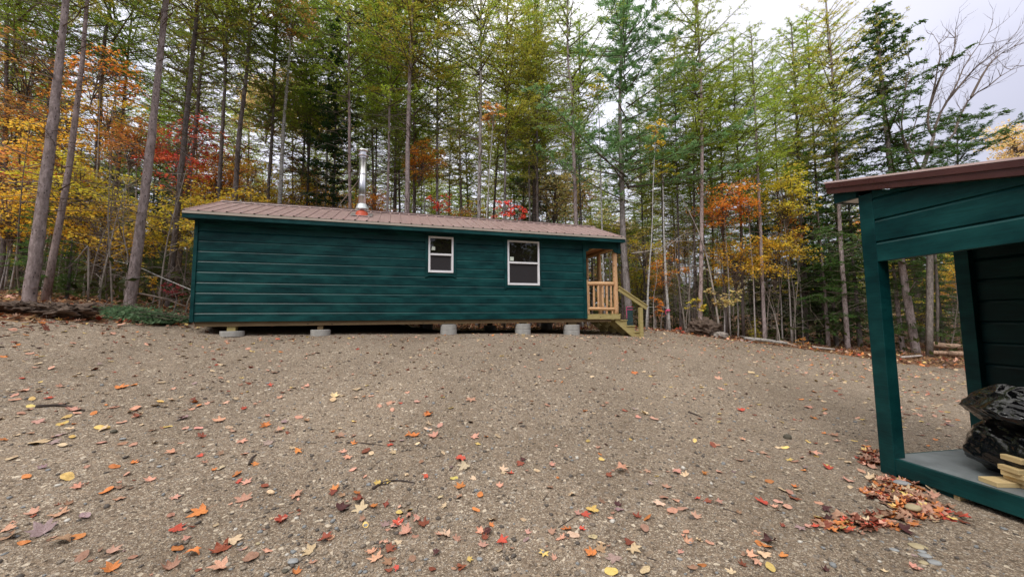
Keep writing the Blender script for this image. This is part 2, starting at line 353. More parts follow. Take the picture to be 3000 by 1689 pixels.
# ------------------------------------------------------------------ mesh builders
def unit(a): return a/np.maximum(1e-9, np.linalg.norm(a, axis=-1, keepdims=True))
class MB:
    def __init__(s): s.v = []; s.f = []; s.mi = []
    def add(s, vs, fs, mi=0):
        o = len(s.v); s.v += [tuple(map(float, p)) for p in vs]
        for f in fs: s.f.append(tuple(i+o for i in f)); s.mi.append(mi)
    def box(s, x0, x1, y0, y1, z0, z1, mi=0):
        s.add([(x0, y0, z0), (x1, y0, z0), (x1, y1, z0), (x0, y1, z0), (x0, y0, z1), (x1, y0, z1), (x1, y1, z1), (x0, y1, z1)],
              [(0, 3, 2, 1), (4, 5, 6, 7), (0, 1, 5, 4), (1, 2, 6, 5), (2, 3, 7, 6), (3, 0, 4, 7)], mi)
    def beam(s, a, b, w, h, mi=0, up=(0, 0, 1)):
        """a box from a to b, w wide across, h high, centred on the line"""
        a = Vector(a); b = Vector(b); d = (b-a).normalized(); r = d.cross(Vector(up)).normalized(); u_ = r.cross(d)
        vs = []
        for p in (a, b):
            for i, j in ((-1, -1), (1, -1), (1, 1), (-1, 1)): vs.append(p + r*(i*w/2) + u_*(j*h/2))
        s.add(vs, [(0, 1, 2, 3), (7, 6, 5, 4), (0, 4, 5, 1), (1, 5, 6, 2), (2, 6, 7, 3), (3, 7, 4, 0)], mi)
    def prism(s, poly, axis, a, b, mi=0):
        """extrude a 2D polygon along axis (0,1,2) from a to b"""
        n = len(poly); vs = []
        for t in (a, b):
            for p, q in poly:
                vs.append({0: (t, p, q), 1: (p, t, q), 2: (p, q, t)}[axis])
        s.add(vs, [tuple(range(n))[::-1], tuple(range(n, 2*n))] + [(i, (i+1) % n, n+(i+1) % n, n+i) for i in range(n)], mi)
    def tube(s, pts, rad, sides=8, mi=0, cap=True, wob=0, seed=0):
        pts = [Vector(p) for p in pts]; k = len(pts)
        if not hasattr(rad, '__len__'): rad = [rad]*k
        rng = random.Random(seed); vs = []; fs = []
        d0 = (pts[1]-pts[0]).normalized(); ref = Vector((1, 0, 0)) if abs(d0.x) < 0.8 else Vector((0, 1, 0))
        for i, p in enumerate(pts):
            d = (pts[min(i+1, k-1)] - pts[max(i-1, 0)]).normalized()
            r1 = (ref - d*ref.dot(d)).normalized(); r2 = d.cross(r1); ref = r1
            for j in range(sides):
                a = 2*pi*j/sides; rr = rad[i]*(1+wob*(rng.random()-0.5)*2)
                vs.append(p + r1*(cos(a)*rr) + r2*(sin(a)*rr))
        for i in range(k-1):
            for j in range(sides):
                fs.append((i*sides+j, i*sides+(j+1) % sides, (i+1)*sides+(j+1) % sides, (i+1)*sides+j))
        if cap: fs.append(tuple(range(sides))[::-1]); fs.append(tuple((k-1)*sides+j for j in range(sides)))
        s.add(vs, fs, mi)
    def lathe(s, prof, c=(0, 0, 0), sides=24, mi=0):
        vs = []; fs = []; k = len(prof)
        for r, z in prof:
            for j in range(sides):
                a = 2*pi*j/sides; vs.append((c[0]+r*cos(a), c[1]+r*sin(a), c[2]+z))
        for i in range(k-1):
            for j in range(sides): fs.append((i*sides+j, i*sides+(j+1) % sides, (i+1)*sides+(j+1) % sides, (i+1)*sides+j))
        fs.append(tuple(range(sides))[::-1]); fs.append(tuple((k-1)*sides+j for j in range(sides)))
        s.add(vs, fs, mi)
    def build(s, name, mats, parent=None, smooth=False, bevel=0):
        me = bpy.data.meshes.new(name); me.from_pydata(s.v, [], s.f)
        if not isinstance(mats, (list, tuple)): mats = [mats]
        for m in mats: me.materials.append(m)
        me.polygons.foreach_set('material_index', s.mi)
        if smooth: me.polygons.foreach_set('use_smooth', [True]*len(s.f))
        me.update()
        o = bpy.data.objects.new(name, me); COL.objects.link(o)
        if parent: o.parent = parent
        if bevel:
            bv = o.modifiers.new('bevel', 'BEVEL'); bv.width = bevel; bv.segments = 2; bv.limit_method = 'ANGLE'
        return o
def np_mesh(name, verts, faces, mats, mi=None, smooth=False):
    """verts (n,3), faces (m,k) with one k"""
    verts = np.asarray(verts, dtype=np.float32); faces = np.asarray(faces, dtype=np.int32)
    me = bpy.data.meshes.new(name); m, k = faces.shape
    me.vertices.add(len(verts)); me.vertices.foreach_set('co', verts.ravel())
    me.loops.add(m*k); me.loops.foreach_set('vertex_index', faces.ravel())
    me.polygons.add(m); me.polygons.foreach_set('loop_start', np.arange(m, dtype=np.int32)*k)
    me.polygons.foreach_set('loop_total', np.full(m, k, dtype=np.int32))
    if mi is not None: me.polygons.foreach_set('material_index', np.asarray(mi, dtype=np.int32))
    if smooth: me.polygons.foreach_set('use_smooth', np.ones(m, dtype=bool))
    for mt in (mats if isinstance(mats, (list, tuple)) else [mats]): me.materials.append(mt)
    me.update(calc_edges=True); return me
def link(name, me, parent=None, loc=(0, 0, 0)):
    o = bpy.data.objects.new(name, me); COL.objects.link(o); o.location = loc
    if parent: o.parent = parent
    return o
def smooth_path(pts, n):
    """Catmull-Rom through pts, n samples"""
    P = [np.array(p, float) for p in pts]
    if len(P) == 2: return [P[0]+(P[1]-P[0])*t for t in np.linspace(0, 1, n)]
    P = [2*P[0]-P[1]] + P + [2*P[-1]-P[-2]]; segs = len(P)-3; out = []
    for t in np.linspace(0, segs-1e-6, n):
        i = int(t); f = t-i; a, b, c, d = P[i:i+4]
        out.append(0.5*((2*b)+(c-a)*f+(2*a-5*b+4*c-d)*f*f+(3*b-a-3*c+d)*f**3))
    return out

# ------------------------------------------------------------------ ground height
L0 = np.array([-6.271, 7.531]); R0 = np.array([1.892, 10.063])
CU = (R0-L0)/np.linalg.norm(R0-L0); CN = np.array([-CU[1], CU[0]]); CYAW = atan2(CU[1], CU[0])
def cab(s, n): return L0 + CU*s + CN*n
ctrl = [(0, 0, 0.0), (0, 2.2, 0.0), (-2, 2.2, 0.02), (2.5, 2.2, 0), (-4, 0, 0.15), (4, 0, -0.02), (0, -4, -0.1), (-5, -5, 0.2), (6, -5, -0.1), (0, -15, 0), (-20, -15, 1.0), (20, -15, -0.3),
        (3.3, 3.9, 0.02), (4.8, 4.1, 0.02), (4.2, 2.6, 0.0), (3.2, 5.2, 0.14), (6.0, 5.0, 0.02),
        (0, 3.2, 0.13), (0, 4.2, 0.33), (-1, 5.4, 0.62), (0, 6.6, 0.86), (1, 8.0, 1.02), (-3, 6.4, 0.92), (-3, 4.2, 0.45), (-4, 7.0, 1.1), (2.5, 6.0, 0.42), (3.2, 8.2, 0.80),
        (5.5, 7.5, 0.34), (5.2, 9.5, 0.72), (7.5, 7.5, 0.12), (8.5, 10.5, 0.35), (3.5, 10.6, 1.0),
        (*cab(.66, 0), 1.19), (*cab(2.3, 0), 1.19), (*cab(5, 0), 1.17), (*cab(6.9, 0), 1.145), (*cab(8.2, 0), 1.09), (*cab(10.3, 0), 0.99),
        (*cab(.66, 2.8), 1.25), (*cab(5, 2.8), 1.2), (*cab(9, 3.0), 1.16), (*cab(5, 5), 1.32), (*cab(9, 5), 1.15), (*cab(1, 6), 1.5),
        (-9.1, 9.2, 1.88), (-9.4, 7.6, 1.9), (-10.5, 8.2, 2.05), (-7.6, 7.0, 1.55), (-8.0, 8.6, 1.62), (-7.0, 7.6, 1.42), (-6.5, 9.3, 1.6), (-6.3, 6.0, 1.15), (-6.2, 4.4, 0.86), (-8.5, 5.8, 1.45), (-9, 3, 1.1), (-12, 5, 2.0), (-5, 11.5, 1.75),
        (4.7, 13.0, 1.12), (7.2, 13.5, 0.80), (10.5, 14, 0.43), (12.6, 14.5, 0.24), (14.7, 14, 0.14), (11.7, 11, 0.03), (14, 9, -0.1), (8.7, 15.5, 0.7), (17, 17, 0.1),
        (0, 20, 1.6), (-12, 18, 2.4), (12, 22, 0.7), (-25, 12, 3.0), (28, 20, 0.3), (0, 40, 2.0), (-40, 40, 3.0), (40, 40, 1.0), (-90, 90, 3), (90, 90, 2), (0, 100, 3), (-90, -60, 1), (90, -60, 0)]
cx = np.array([c[:2] for c in ctrl]); cz_ = np.array([c[2] for c in ctrl]); nc = len(ctrl)
def _phi(r): return np.sqrt(r*r+0.35**2)
A = np.zeros((nc+3, nc+3)); A[:nc, :nc] = _phi(np.linalg.norm(cx[:, None]-cx[None], axis=2)) - 0.22*np.eye(nc)
A[:nc, nc] = 1; A[:nc, nc+1:] = cx; A[nc, :nc] = 1; A[nc+1:, :nc] = cx.T
W_ = np.linalg.solve(A, np.concatenate([cz_, np.zeros(3)]))
def GHn(X, Y):
    X = np.asarray(X, float); Y = np.asarray(Y, float); out = np.zeros(X.shape) + W_[nc] + W_[nc+1]*X + W_[nc+2]*Y
    for i in range(nc): out += W_[i]*_phi(np.hypot(X-cx[i, 0], Y-cx[i, 1]))
    out += 0.004*np.sin(X*2.1+Y*0.7)*np.sin(Y*1.9-X*0.6) + 0.003*np.sin(X*5.3+1.2)*np.sin(Y*4.7+X)
    return out
def GH(x, y): return float(GHn(np.array([x]), np.array([y]))[0])
def ghit(px, py):
    """where the sight line through a photo pixel meets the ground"""
    d = ray(px, py); d = d/np.linalg.norm(d)
    ts = np.linspace(1.0, 45, 900); P = _C[None]+d[None]*ts[:, None]; below = P[:, 2] < GHn(P[:, 0], P[:, 1])
    k = int(np.argmax(below))
    if not below.any(): k = len(ts)-1
    p = P[k]; return np.array([p[0], p[1], GH(p[0], p[1])])

# yard outline (gravel); outside it the forest floor
YARD = [(-16, -20), (-13, -4), (-10.5, 3.2), (-8.9, 5.4), (-8.0, 6.6), (-7.2, 7.9), (-6.3, 9.6), (-4.2, 11.6), (-1, 12.9), (2.2, 13.1), (4.6, 12.9), (7.3, 13.2), (9.6, 13.2), (10.4, 12.4), (11.6, 11.6), (14.5, 10.2), (20, 8), (24, -20)]
YP = np.array(YARD)
def sdf_yard(X, Y):
    """positive outside the yard"""
    X = np.asarray(X, float); Y = np.asarray(Y, float); d = np.full(X.shape, 1e9); ins = np.zeros(X.shape, bool)
    for i in range(len(YP)):
        a = YP[i]; b = YP[(i+1) % len(YP)]; e = b-a; l2 = e@e
        t = np.clip(((X-a[0])*e[0]+(Y-a[1])*e[1])/l2, 0, 1); d = np.minimum(d, np.hypot(X-a[0]-t*e[0], Y-a[1]-t*e[1]))
        c = ((a[1] > Y) != (b[1] > Y)); with_ = (b[0]-a[0])*(Y-a[1])/np.where(b[1] == a[1], 1e-9, (b[1]-a[1]))+a[0]
        ins ^= (c & (X < with_))
    return np.where(ins, -d, d)
def axis_pts(lo, hi, flo, fhi, step, grow=1.16):
    c = list(np.arange(flo, fhi, step)); s = step; x = flo
    left = []
    while x > lo: s *= grow; x -= s; left.append(x)
    s = step; x = c[-1]; right = []
    while x < hi: s *= grow; x += s; right.append(x)
    return np.array(left[::-1]+c+right)
gx = axis_pts(-140, 140, -12, 16, 0.1); gy = axis_pts(-60, 150, -1, 16.5, 0.1)
GX, GY = np.meshgrid(gx, gy); rngG = np.random.default_rng(5)
GZ = GHn(GX, GY)
rough_ = np.clip(sdf_yard(GX, GY)/0.8, 0, 1)
GZ += rough_*(0.05*np.sin(GX*3.1+GY*2.2)*np.sin(GY*2.7-GX*1.1)+0.03*rngG.normal(size=GX.shape)) + (1-rough_)*0.0025*rngG.normal(size=GX.shape)
gv = np.stack([GX.ravel(), GY.ravel(), GZ.ravel()], 1)
ny, nx = GX.shape; idx = np.arange(nx*ny).reshape(ny, nx)
gf = np.stack([idx[:-1, :-1].ravel(), idx[:-1, 1:].ravel(), idx[1:, 1:].ravel(), idx[1:, :-1].ravel()], 1)
fc = gv[gf].mean(1)
msk = sdf_yard(fc[:, 0], fc[:, 1]) + 0.22*np.sin(fc[:, 0]*1.7+0.3)*np.sin(fc[:, 1]*2.3) + 0.12*rngG.normal(size=len(fc)) > 0
def sub_sheet(name, sel, mat):
    f = gf[sel]; u_, inv = np.unique(f.ravel(), return_inverse=True)
    o = link(name, np_mesh(name, gv[u_], inv.reshape(f.shape), mat, smooth=True)); return tag(o, kind='structure')
sub_sheet('gravel_yard', ~msk, M['gravel'])
sub_sheet('forest_floor', msk, M['litter'])

# ------------------------------------------------------------------ cabin   local x along the wall, y away from the yard, z up from the skid underside
CB = 1.415
CLEN, CW = 8.60, 2.90
cabin = empty('cabin', (L0[0], L0[1], CB), CYAW, 'long dark green timber cabin with brown metal roof, raised on concrete rings', 'cabin')
Z = lambda z: z-CB
grooves = [1.510, 1.694, 1.895, 2.097, 2.303, 2.512, 2.724, 2.926, 3.132, 3.320, 3.52, 3.70]
def siding_profile(zs):
    pts = []
    for i in range(len(zs)-1):
        a, b = zs[i], zs[i+1]
        pts += [(a, 0.004), (a+0.003, -0.004), (b-0.030, -0.004), (b-0.001, 0.014)]
    pts.append((zs[-1], 0.004)); return pts
def clip_prof(p, lo, hi):
    def at(z):
        for (z0, d0), (z1, d1) in zip(p, p[1:]):
            if z0 <= z <= z1: return d0+(d1-d0)*(z-z0)/max(1e-9, z1-z0)
        return p[-1][1]
    return [(lo, at(lo))] + [q for q in p if lo+1e-4 < q[0] < hi-1e-4] + [(hi, at(hi))]
PROF = [(z-CB, d) for z, d in siding_profile(grooves)]
def siding_strip(mb, x0, x1, lo, hi, y=0.0, sign=1, step=1.2, thick=0.05):
    p = clip_prof(PROF, lo, hi); n = max(1, int((x1-x0)/step))
    for k in range(n):
        a = x0+(x1-x0)*k/n; b_ = x0+(x1-x0)*(k+1)/n
        vs = [(a, y+d*sign, z) for z, d in p]+[(b_, y+d*sign, z) for z, d in p]; m = len(p)
        for i in range(m-1): mb.add([vs[i], vs[i+m], vs[i+m+1], vs[i+1]], [(0, 1, 2, 3) if sign > 0 else (0, 3, 2, 1)], 1 if p[i+1][1]-p[i][1] > .006 else 0)
W1 = (4.535, 5.115, Z(2.604), Z(3.452)); W2 = (6.45, 7.287, Z(2.345), Z(3.457))
TOPW = Z(3.62)
mb = MB(); last = 0.04
for (a, b_, lo, hi) in (W1, W2):
    siding_strip(mb, last, a+0.01, Z(1.51), TOPW)
    siding_strip(mb, a+0.01, b_-0.01, Z(1.51), lo+0.01); siding_strip(mb, a+0.01, b_-0.01, hi-0.01, TOPW); last = b_-0.01
siding_strip(mb, last, 8.53, Z(1.51), TOPW)
mb.build('front_wall', [M['green'], M['cove']], cabin)
# end walls and rear wall (gabled)
RZ, EZ, ROFF = Z(4.33), Z(3.655), 0.25
def roofz(n): return RZ-(RZ-EZ)*abs(n-CW/2)/(CW/2+ROFF)
def gable(mb, x, sgn):
    poly = [(0.03, Z(1.51)), (CW-0.03, Z(1.51)), (CW-0.03, roofz(CW)-0.06), (CW/2, RZ-0.07), (0.03, roofz(0)-0.06)]
    mb.prism(poly, 0, x, x+sgn*0.05)
for gx_ in (0.0, CLEN-0.05): mb = MB(); gable(mb, gx_, 1); mb.build('end_wall', M['green'], cabin)
mb = MB(); siding_strip(mb, 0.04, 8.55, Z(1.51), TOPW, CW, -1); mb.box(0.05, 8.55, CW-0.04, CW-0.02, Z(1.51), TOPW); mb.build('rear_wall', [M['green'], M['cove']], cabin)
mb = MB(); mb.box(0.06, 8.54, 0.06, CW-0.06, Z(1.515), Z(1.55)); mb.build('floor', M['beam'], cabin)
# corner boards, frieze
for q_ in ((-0.012, 0.052, -0.022, 0.10), (8.525, 8.612, -0.024, 0.10), (-0.012, 0.06, CW-0.09, CW+0.02), (8.54, 8.612, CW-0.09, CW+0.02)):
    mb = MB(); mb.box(*q_, Z(1.505), Z(3.60)); mb.build('corner_board', M['green_trim'], cabin, bevel=0.004)
mb = MB(); mb.box(0.054, 8.523, -0.020, 0.0, Z(3.47), Z(3.60)); mb.build('frieze_board', M['green_trim'], cabin, bevel=0.003)
# skid beams
for n0 in (0.035, 1.35, CW-0.17):
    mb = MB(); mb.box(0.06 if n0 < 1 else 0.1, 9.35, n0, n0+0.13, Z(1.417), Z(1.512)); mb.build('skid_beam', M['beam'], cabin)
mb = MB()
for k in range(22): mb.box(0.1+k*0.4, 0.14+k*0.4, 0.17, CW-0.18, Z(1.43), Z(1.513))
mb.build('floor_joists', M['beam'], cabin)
# roof
XA, XB = -0.12, 9.66
def roof_side(sign, name):
    per = 0.235; h = 0.02; xs = []
    k = 0
    x = XA
    while x < XB-0.01:
        for dx, dz in ((0, 0), (0.004, 0), (0.014, h), (0.038, h), (0.05, 0), (0.12, 0), (0.125, 0.004), (0.14, 0.004), (0.145, 0)):
            if x+dx < XB: xs.append((x+dx, dz))
        x += per
    xs.append((XB, 0))
    rows = [0.0, 0.25, 0.5, 0.75, 1.0]; vs = []; fs = []; m = len(xs)
    ne = -ROFF-0.02; 
    for r in rows:
        nn = ne+(CW/2-ne)*r; zz = EZ+(RZ-EZ)*r
        for x_, dz in xs: vs.append((x_, nn if sign > 0 else CW-nn, zz+dz))
    for i in range(len(rows)-1):
        for j in range(m-1):
            q = (i*m+j, i*m+j+1, (i+1)*m+j+1, (i+1)*m+j); fs.append(q if sign > 0 else q[::-1])
    b_ = MB(); b_.add(vs, fs)
    return b_.build(name, M['roof'], cabin)
ro = roof_side(1, 'roof'); ro2 = roof_side(-1, 'roof')
mb = MB(); mb.prism([(-ROFF, EZ-0.012), (CW/2, RZ-0.014), (CW+ROFF, EZ-0.012), (CW+ROFF, EZ-0.03), (CW/2, RZ-0.05), (-ROFF, EZ-0.03)], 0, XA+0.02, XB-0.02)
mb.build('roof_deck', M['beam'], cabin)
# ridge cap, raised on dark closure strips, with a fastener joint every rib
mb = MB(); mb.prism([(CW/2-0.13, RZ-0.03), (CW/2-0.125, RZ-0.018), (CW/2, RZ+0.045), (CW/2+0.125, RZ-0.018), (CW/2+0.13, RZ-0.03), (CW/2, RZ+0.032)], 0, XA+0.02, XB+0.02)
rc = mb.build('ridge_cap', M['roof'], ro)
mb = MB(); mb.box(XA+0.05, XB-0.03, CW/2-0.085, CW/2+0.085, RZ-0.02, RZ+0.018); mb.build('closure_strip', M['closure'], ro)
# eave: pale drip edge over green fascia, small dark rib openings
mb = MB(); mb.box(XA, XB, -ROFF-0.018, -ROFF-0.004, EZ-0.055, EZ-0.006); mb.box(XA, XB, CW+ROFF+0.004, CW+ROFF+0.018, EZ-0.055, EZ-0.006); mb.build('drip_edge', M['drip'], cabin)
mb = MB(); mb.box(XA+0.01, XB-0.01, -ROFF-0.003, -ROFF+0.025, EZ-0.145, EZ-0.008); mb.build('fascia', M['green_trim'], cabin, bevel=0.003)
mb = MB(); mb.box(XA+0.01, XB-0.01, CW+ROFF-0.025, CW+ROFF+0.003, EZ-0.145, EZ-0.008); mb.build('fascia', M['green_trim'], cabin)
mb = MB(); mb.box(XA+0.03, XB-0.03, -ROFF+0.027, -0.026, EZ-0.143, EZ-0.125); mb.build('soffit', M['green_shaded'], cabin)
mb = MB()
x = XA
while x < XB-0.05: mb.box(x+0.012, x+0.040, -ROFF-0.024, -ROFF-0.019, EZ+0.001, EZ+0.016); x += 0.235
mb.build('rib_closure', M['closure'], cabin)
for x in (XA-0.006, XB-0.018):     # rake boards
    mb = MB(); mb.prism([(-ROFF, EZ-0.145), (-ROFF, EZ-0.02), (CW/2, RZ-0.03), (CW+ROFF, EZ-0.02), (CW+ROFF, EZ-0.145), (CW/2, RZ-0.16)], 0, x, x+0.024); mb.build('rake_board', M['green_trim'], cabin)

# windows
def window(w, tw, trim, upper, stick, skew):
    x0, x1, z0, z1 = w; root = None
    f = MB(); t = 0.042
    f.box(x0, x0+t, -0.045, 0.02, z0, z1); f.box(x1-t, x1, -0.045, 0.02, z0, z1)
    f.box(x0+t, x1-t, -0.045, 0.02, z1-t, z1); f.box(x0+t, x1-t, -0.045, 0.02, z0, z0+t)
    fr = f.build('window', M['white'], cabin, bevel=0.004)
    zm = z0+(z1-z0)*upper
    m_ = MB(); m_.box(x0+t+0.001, x1-t-0.001, -0.050, -0.005, zm-0.022, zm+0.022); m_.build('meeting_rail', M['white'], fr, bevel=0.004)
    g = MB(); g.box(x0+t-0.003, x1-t+0.003, -0.018, -0.012, zm+0.01, z1-t+0.003); g.build('upper_pane', M['glass'], fr)
    g = MB(); g.box(x0+t+0.014, x1-t-0.014, -0.012, -0.006, z0+t+0.014, zm-0.024); g.build('insect_screen', M['screen'], fr)
    g = MB()
    for a, b_, c, d in ((x0+t, x0+t+0.014, z0+t, zm-0.022), (x1-t-0.014, x1-t, z0+t, zm-0.022), (x0+t+0.014, x1-t-0.014, z0+t, z0+t+0.014)): g.box(a, b_, -0.022, -0.004, c, d)
    g.build('screen_frame', M['grey_frame'], fr)
    sx, sz, sw, sh = stick; s = MB()
    s.prism([(sx, sz), (sx+sw, sz), (sx+sw, sz+sh*(1-skew)), (sx+sw*(1-skew), sz+sh), (sx+sw*skew, sz+sh*(1-skew*0.3))], 1, -0.0215, -0.0195)
    s.build('sticker', M['sticker'], fr)
    # green casing with little flared ears
    a0, a1, b0, b1 = trim; c = MB(); y0, y1 = -0.026, -0.001
    c.box(a0, x0-0.001, y0, y1, b0+0.02, b1-0.06); c.box(x1+0.001, a1, y0, y1, b0+0.02, b1-0.06)
    c.prism([(a0-0.04, b1+0.02), (a1+0.04, b1+0.02), (a1, b1-0.059), (a0, b1-0.059)], 1, y0-0.002, y1) if False else c.box(a0-0.035, a1+0.035, y0-0.003, y1, b1-0.058, b1+0.03)
    c.box(a0, a1, y0-0.002, y1, b0+0.005, z0-0.001)
    for e0, e1 in ((a0-0.002, a0+0.07), (a1-0.07, a1+0.002)):
        c.prism([(e0, b0-0.035), (e1, b0-0.005 if e0 < x0 else b0-0.035), (e1, b0+0.004), (e0, b0+0.004)] if e0 < x0 else [(e0, b0-0.005), (e1, b0-0.035), (e1, b0+0.004), (e0, b0+0.004)], 1, y0-0.004, y1)
    c.build('casing', M['green_trim'], fr, bevel=0.003)
    return fr
window(W1, 0, (4.468, 5.18, Z(2.515), Z(3.47)), 0.50, (4.605, Z(3.13), 0.085, 0.085), 0.15)
window(W2, 0, (6.375, 7.34, Z(2.27), Z(3.475)), 0.50, (6.515, Z(2.95), 0.095, 0.095), 0.0)

# stove chimney
chx, chn = 3.03, 0.62
ch = empty('chimney', (chx, chn, 0)); ch.parent = cabin
mb = MB(); mb.lathe([(0.084, Z(3.98)), (0.084, Z(5.42))], sides=32)
pipe = mb.build('flue_pipe', M['steel'], ch, smooth=False)
for p in pipe.data.polygons: p.use_smooth = len(p.vertices) == 4
mb = MB()
for z in (4.46, 4.98, 5.40):
    mb = MB(); mb.lathe([(0.085, Z(z)), (0.089, Z(z+0.005)), (0.089, Z(z+0.03)), (0.085, Z(z+0.035))], sides=32); mb.build('locking_band', M['steel'], ch)
mb = MB(); mb.lathe([(0.10, Z(5.44)), (0.125, Z(5.455)), (0.125, Z(5.475)), (0.10, Z(5.48)), (0.092, Z(5.49)), (0.092, Z(5.55)), (0.118, Z(5.555)), (0.13, Z(5.575)), (0.122, Z(5.60)), (0.03, Z(5.635))], sides=32)
cap = mb.build('chimney_cap', M['steel'], ch)
mb = MB(); mb.lathe([(0.155, Z(4.145)), (0.145, Z(4.155)), (0.11, Z(4.26)), (0.097, Z(4.275)), (0.097, Z(4.265)), (0.106, Z(4.25)), (0.140, Z(4.150))], sides=32); mb.build('storm_collar', M['galv'], ch)
mb = MB(); mb.lathe([(0.17, Z(3.93)), (0.155, Z(3.99)), (0.145, Z(4.02)), (0.135, Z(4.05)), (0.128, Z(4.07)), (0.115, Z(4.09)), (0.10, Z(4.10))], sides=28); mb.build('roof_boot', M['boot'], ch)
mb = MB(); zz = lambda n: roofz(n)+0.024
n0, n1 = 0.40, 0.86
mb.add([(-0.24, n0-chn, zz(n0)), (0.24, n0-chn, zz(n0)), (0.24, n1-chn, zz(n1)), (-0.24, n1-chn, zz(n1)), (-0.24, n0-chn, zz(n0)+0.006), (0.24, n0-chn, zz(n0)+0.006), (0.24, n1-chn, zz(n1)+0.006), (-0.24, n1-chn, zz(n1)+0.006)],
       [(0, 3, 2, 1), (4, 5, 6, 7), (0, 1, 5, 4), (1, 2, 6, 5), (2, 3, 7, 6), (3, 0, 4, 7)]); mb.build('flashing', M['flange'], ch)
for xe in (1.15, -0.95):
    mb = MB(); mb.tube([(0.07*(1 if xe > 0 else -1), 0.06, Z(4.92)), (xe, 1.35, roofz(1.97)+0.03)], 0.009, 6); mb.build('brace', M['twig_pale'], ch)

# porch
mb = MB()
mb.box(8.614, 9.64, 0.02, CW-0.02, Z(1.597), Z(1.622)); mb.build('porch_deck', M['treated'], cabin, bevel=0.003)
mb = MB(); mb.box(8.60, 9.60, -0.004, 0.036, Z(1.485), Z(1.595)); mb.box(9.56, 9.60, 0.037, CW-0.04, Z(1.485), Z(1.595)); mb.box(8.60, 9.60, CW-0.036, CW, Z(1.485), Z(1.595)); mb.build('rim_board', M['treated'], cabin, bevel=0.003)
# valance with scalloped brackets
def arc(cx_, cz__, r, a0, a1, n=8): return [(cx_+r*cos(a0+(a1-a0)*i/n), cz__+r*sin(a0+(a1-a0)*i/n)) for i in range(n+1)]
xa, xb, zt, zb = 8.614, 9.63, Z(3.60), Z(3.36)
poly = [(xa, zt), (xa, Z(3.275)), (xa+0.05, Z(3.275))] + arc(xa+0.13, Z(3.30), 0.06, pi*1.05, pi*0.45, 5) + [(xa+0.20, zb), (9.36, zb)] + arc(9.40, Z(3.31), 0.05, pi*0.6, -pi*0.02, 5) + [(9.48, Z(3.275)), (xb, Z(3.275)), (xb, zt)]
for y in (-0.022, CW-0.003):
    mb = MB(); mb.prism(poly, 1, y, y+0.025); mb.build('porch_valance', M['green_trim'], cabin)
mb = MB(); mb.box(9.57, 9.655, -0.03, 0.09, Z(3.255), Z(3.60)); mb.build('porch_corner_board', M['green_trim'], cabin, bevel=0.003)
mb = MB(); gable_poly = [(0.0, Z(3.38)), (CW, Z(3.38)), (CW, roofz(CW)-0.06), (CW/2, RZ-0.07), (0.0, roofz(0)-0.06)]; mb.prism(gable_poly, 0, 9.60, 9.63); mb.build('porch_gable', M['green'], cabin)
mb = MB(); mb.box(8.62, 9.59, 0.01, CW-0.01, Z(3.445), Z(3.46)); mb.build('porch_ceiling', M['ceiling'], cabin)
def log(name, a, b_, r, mat, parent, seed, kn=0.12):
    pts = smooth_path([a, np.array(a)*0.66+np.array(b_)*0.34+np.array([0, 0, 0])*1.0, b_], 12); rr = random.Random(seed)
    rad = [r*(1+kn*(rr.random()-0.5)*2) for _ in pts]; rad[0] *= 0.72; rad[-1] *= 0.78
    pts[1] = np.array(pts[0])*0.75+np.array(pts[1])*0.25; pts[-2] = np.array(pts[-1])*0.75+np.array(pts[-2])*0.25
    m_ = MB(); m_.tube(pts, rad, 10, wob=0.06, seed=seed)
    for _ in range(4):                                        # knot stubs
        i = rr.randrange(2, 10); a_ = rr.random()*6.28; p = np.array(pts[i]); v = np.array([cos(a_), sin(a_), 0.3]) if abs(a[2]-b_[2]) > abs(a[0]-b_[0])+abs(a[1]-b_[1]) else np.array([0.2, cos(a_), sin(a_)])
        m_.tube([p, p+v*(r*1.18)], [r*0.3, r*0.2], 6)
    return m_.build(name, mat, parent, smooth=True)
log('porch_post', (9.525, 0.075, Z(1.622)), (9.525, 0.075, Z(3.30)), 0.066, M['log'], cabin, 1, 0.05)
log('porch_post', (9.50, 0.86, Z(1.622)), (9.50, 0.86, Z(3.37)), 0.058, M['log'], cabin, 2, 0.06)
log('porch_post', (9.50, 1.62, Z(1.622)), (9.50, 1.62, Z(3.37)), 0.060, M['log'], cabin, 3, 0.08)
log('porch_post', (9.50, CW-0.08, Z(1.622)), (9.50, CW-0.08, Z(3.36)), 0.062, M['log'], cabin, 4, 0.06)
log('porch_post', (8.69, CW-0.08, Z(1.622)), (8.69, CW-0.08, Z(3.36)), 0.062, M['log'], cabin, 5, 0.06)
log('log_beam', (9.49, 0.0, Z(3.405)), (9.49, CW, Z(3.405)), 0.048, M['log_h'], cabin, 6, 0.05)
log('log_beam', (8.95, 0.05, Z(3.41)), (8.95, CW, Z(3.41)), 0.04, M['log_h'], cabin, 16, 0.05)
mb = MB(); mb.box(8.615, 8.645, -0.006, 0.02, Z(1.625), Z(2.52)); mb.build('rail_backing', M['log'], cabin)
rail = log('porch_railing', (8.64, 0.055, Z(2.428)), (9.455, 0.055, Z(2.432)), 0.056, M['log_h'], cabin, 7, 0.04)
log('bottom_rail', (8.65, 0.055, Z(1.765)), (9.455, 0.055, Z(1.755)), 0.045, M['log_h'], rail, 8, 0.08)
for i, (sx, r) in enumerate(((8.69, 0.034), (8.855, 0.027), (8.985, 0.030), (9.12, 0.029), (9.243, 0.030), (9.372, 0.028))):
    log('spindle', (sx, 0.06, Z(1.79)), (sx, 0.055, Z(2.40)), r, M['log'], rail, 20+i, 0.14)
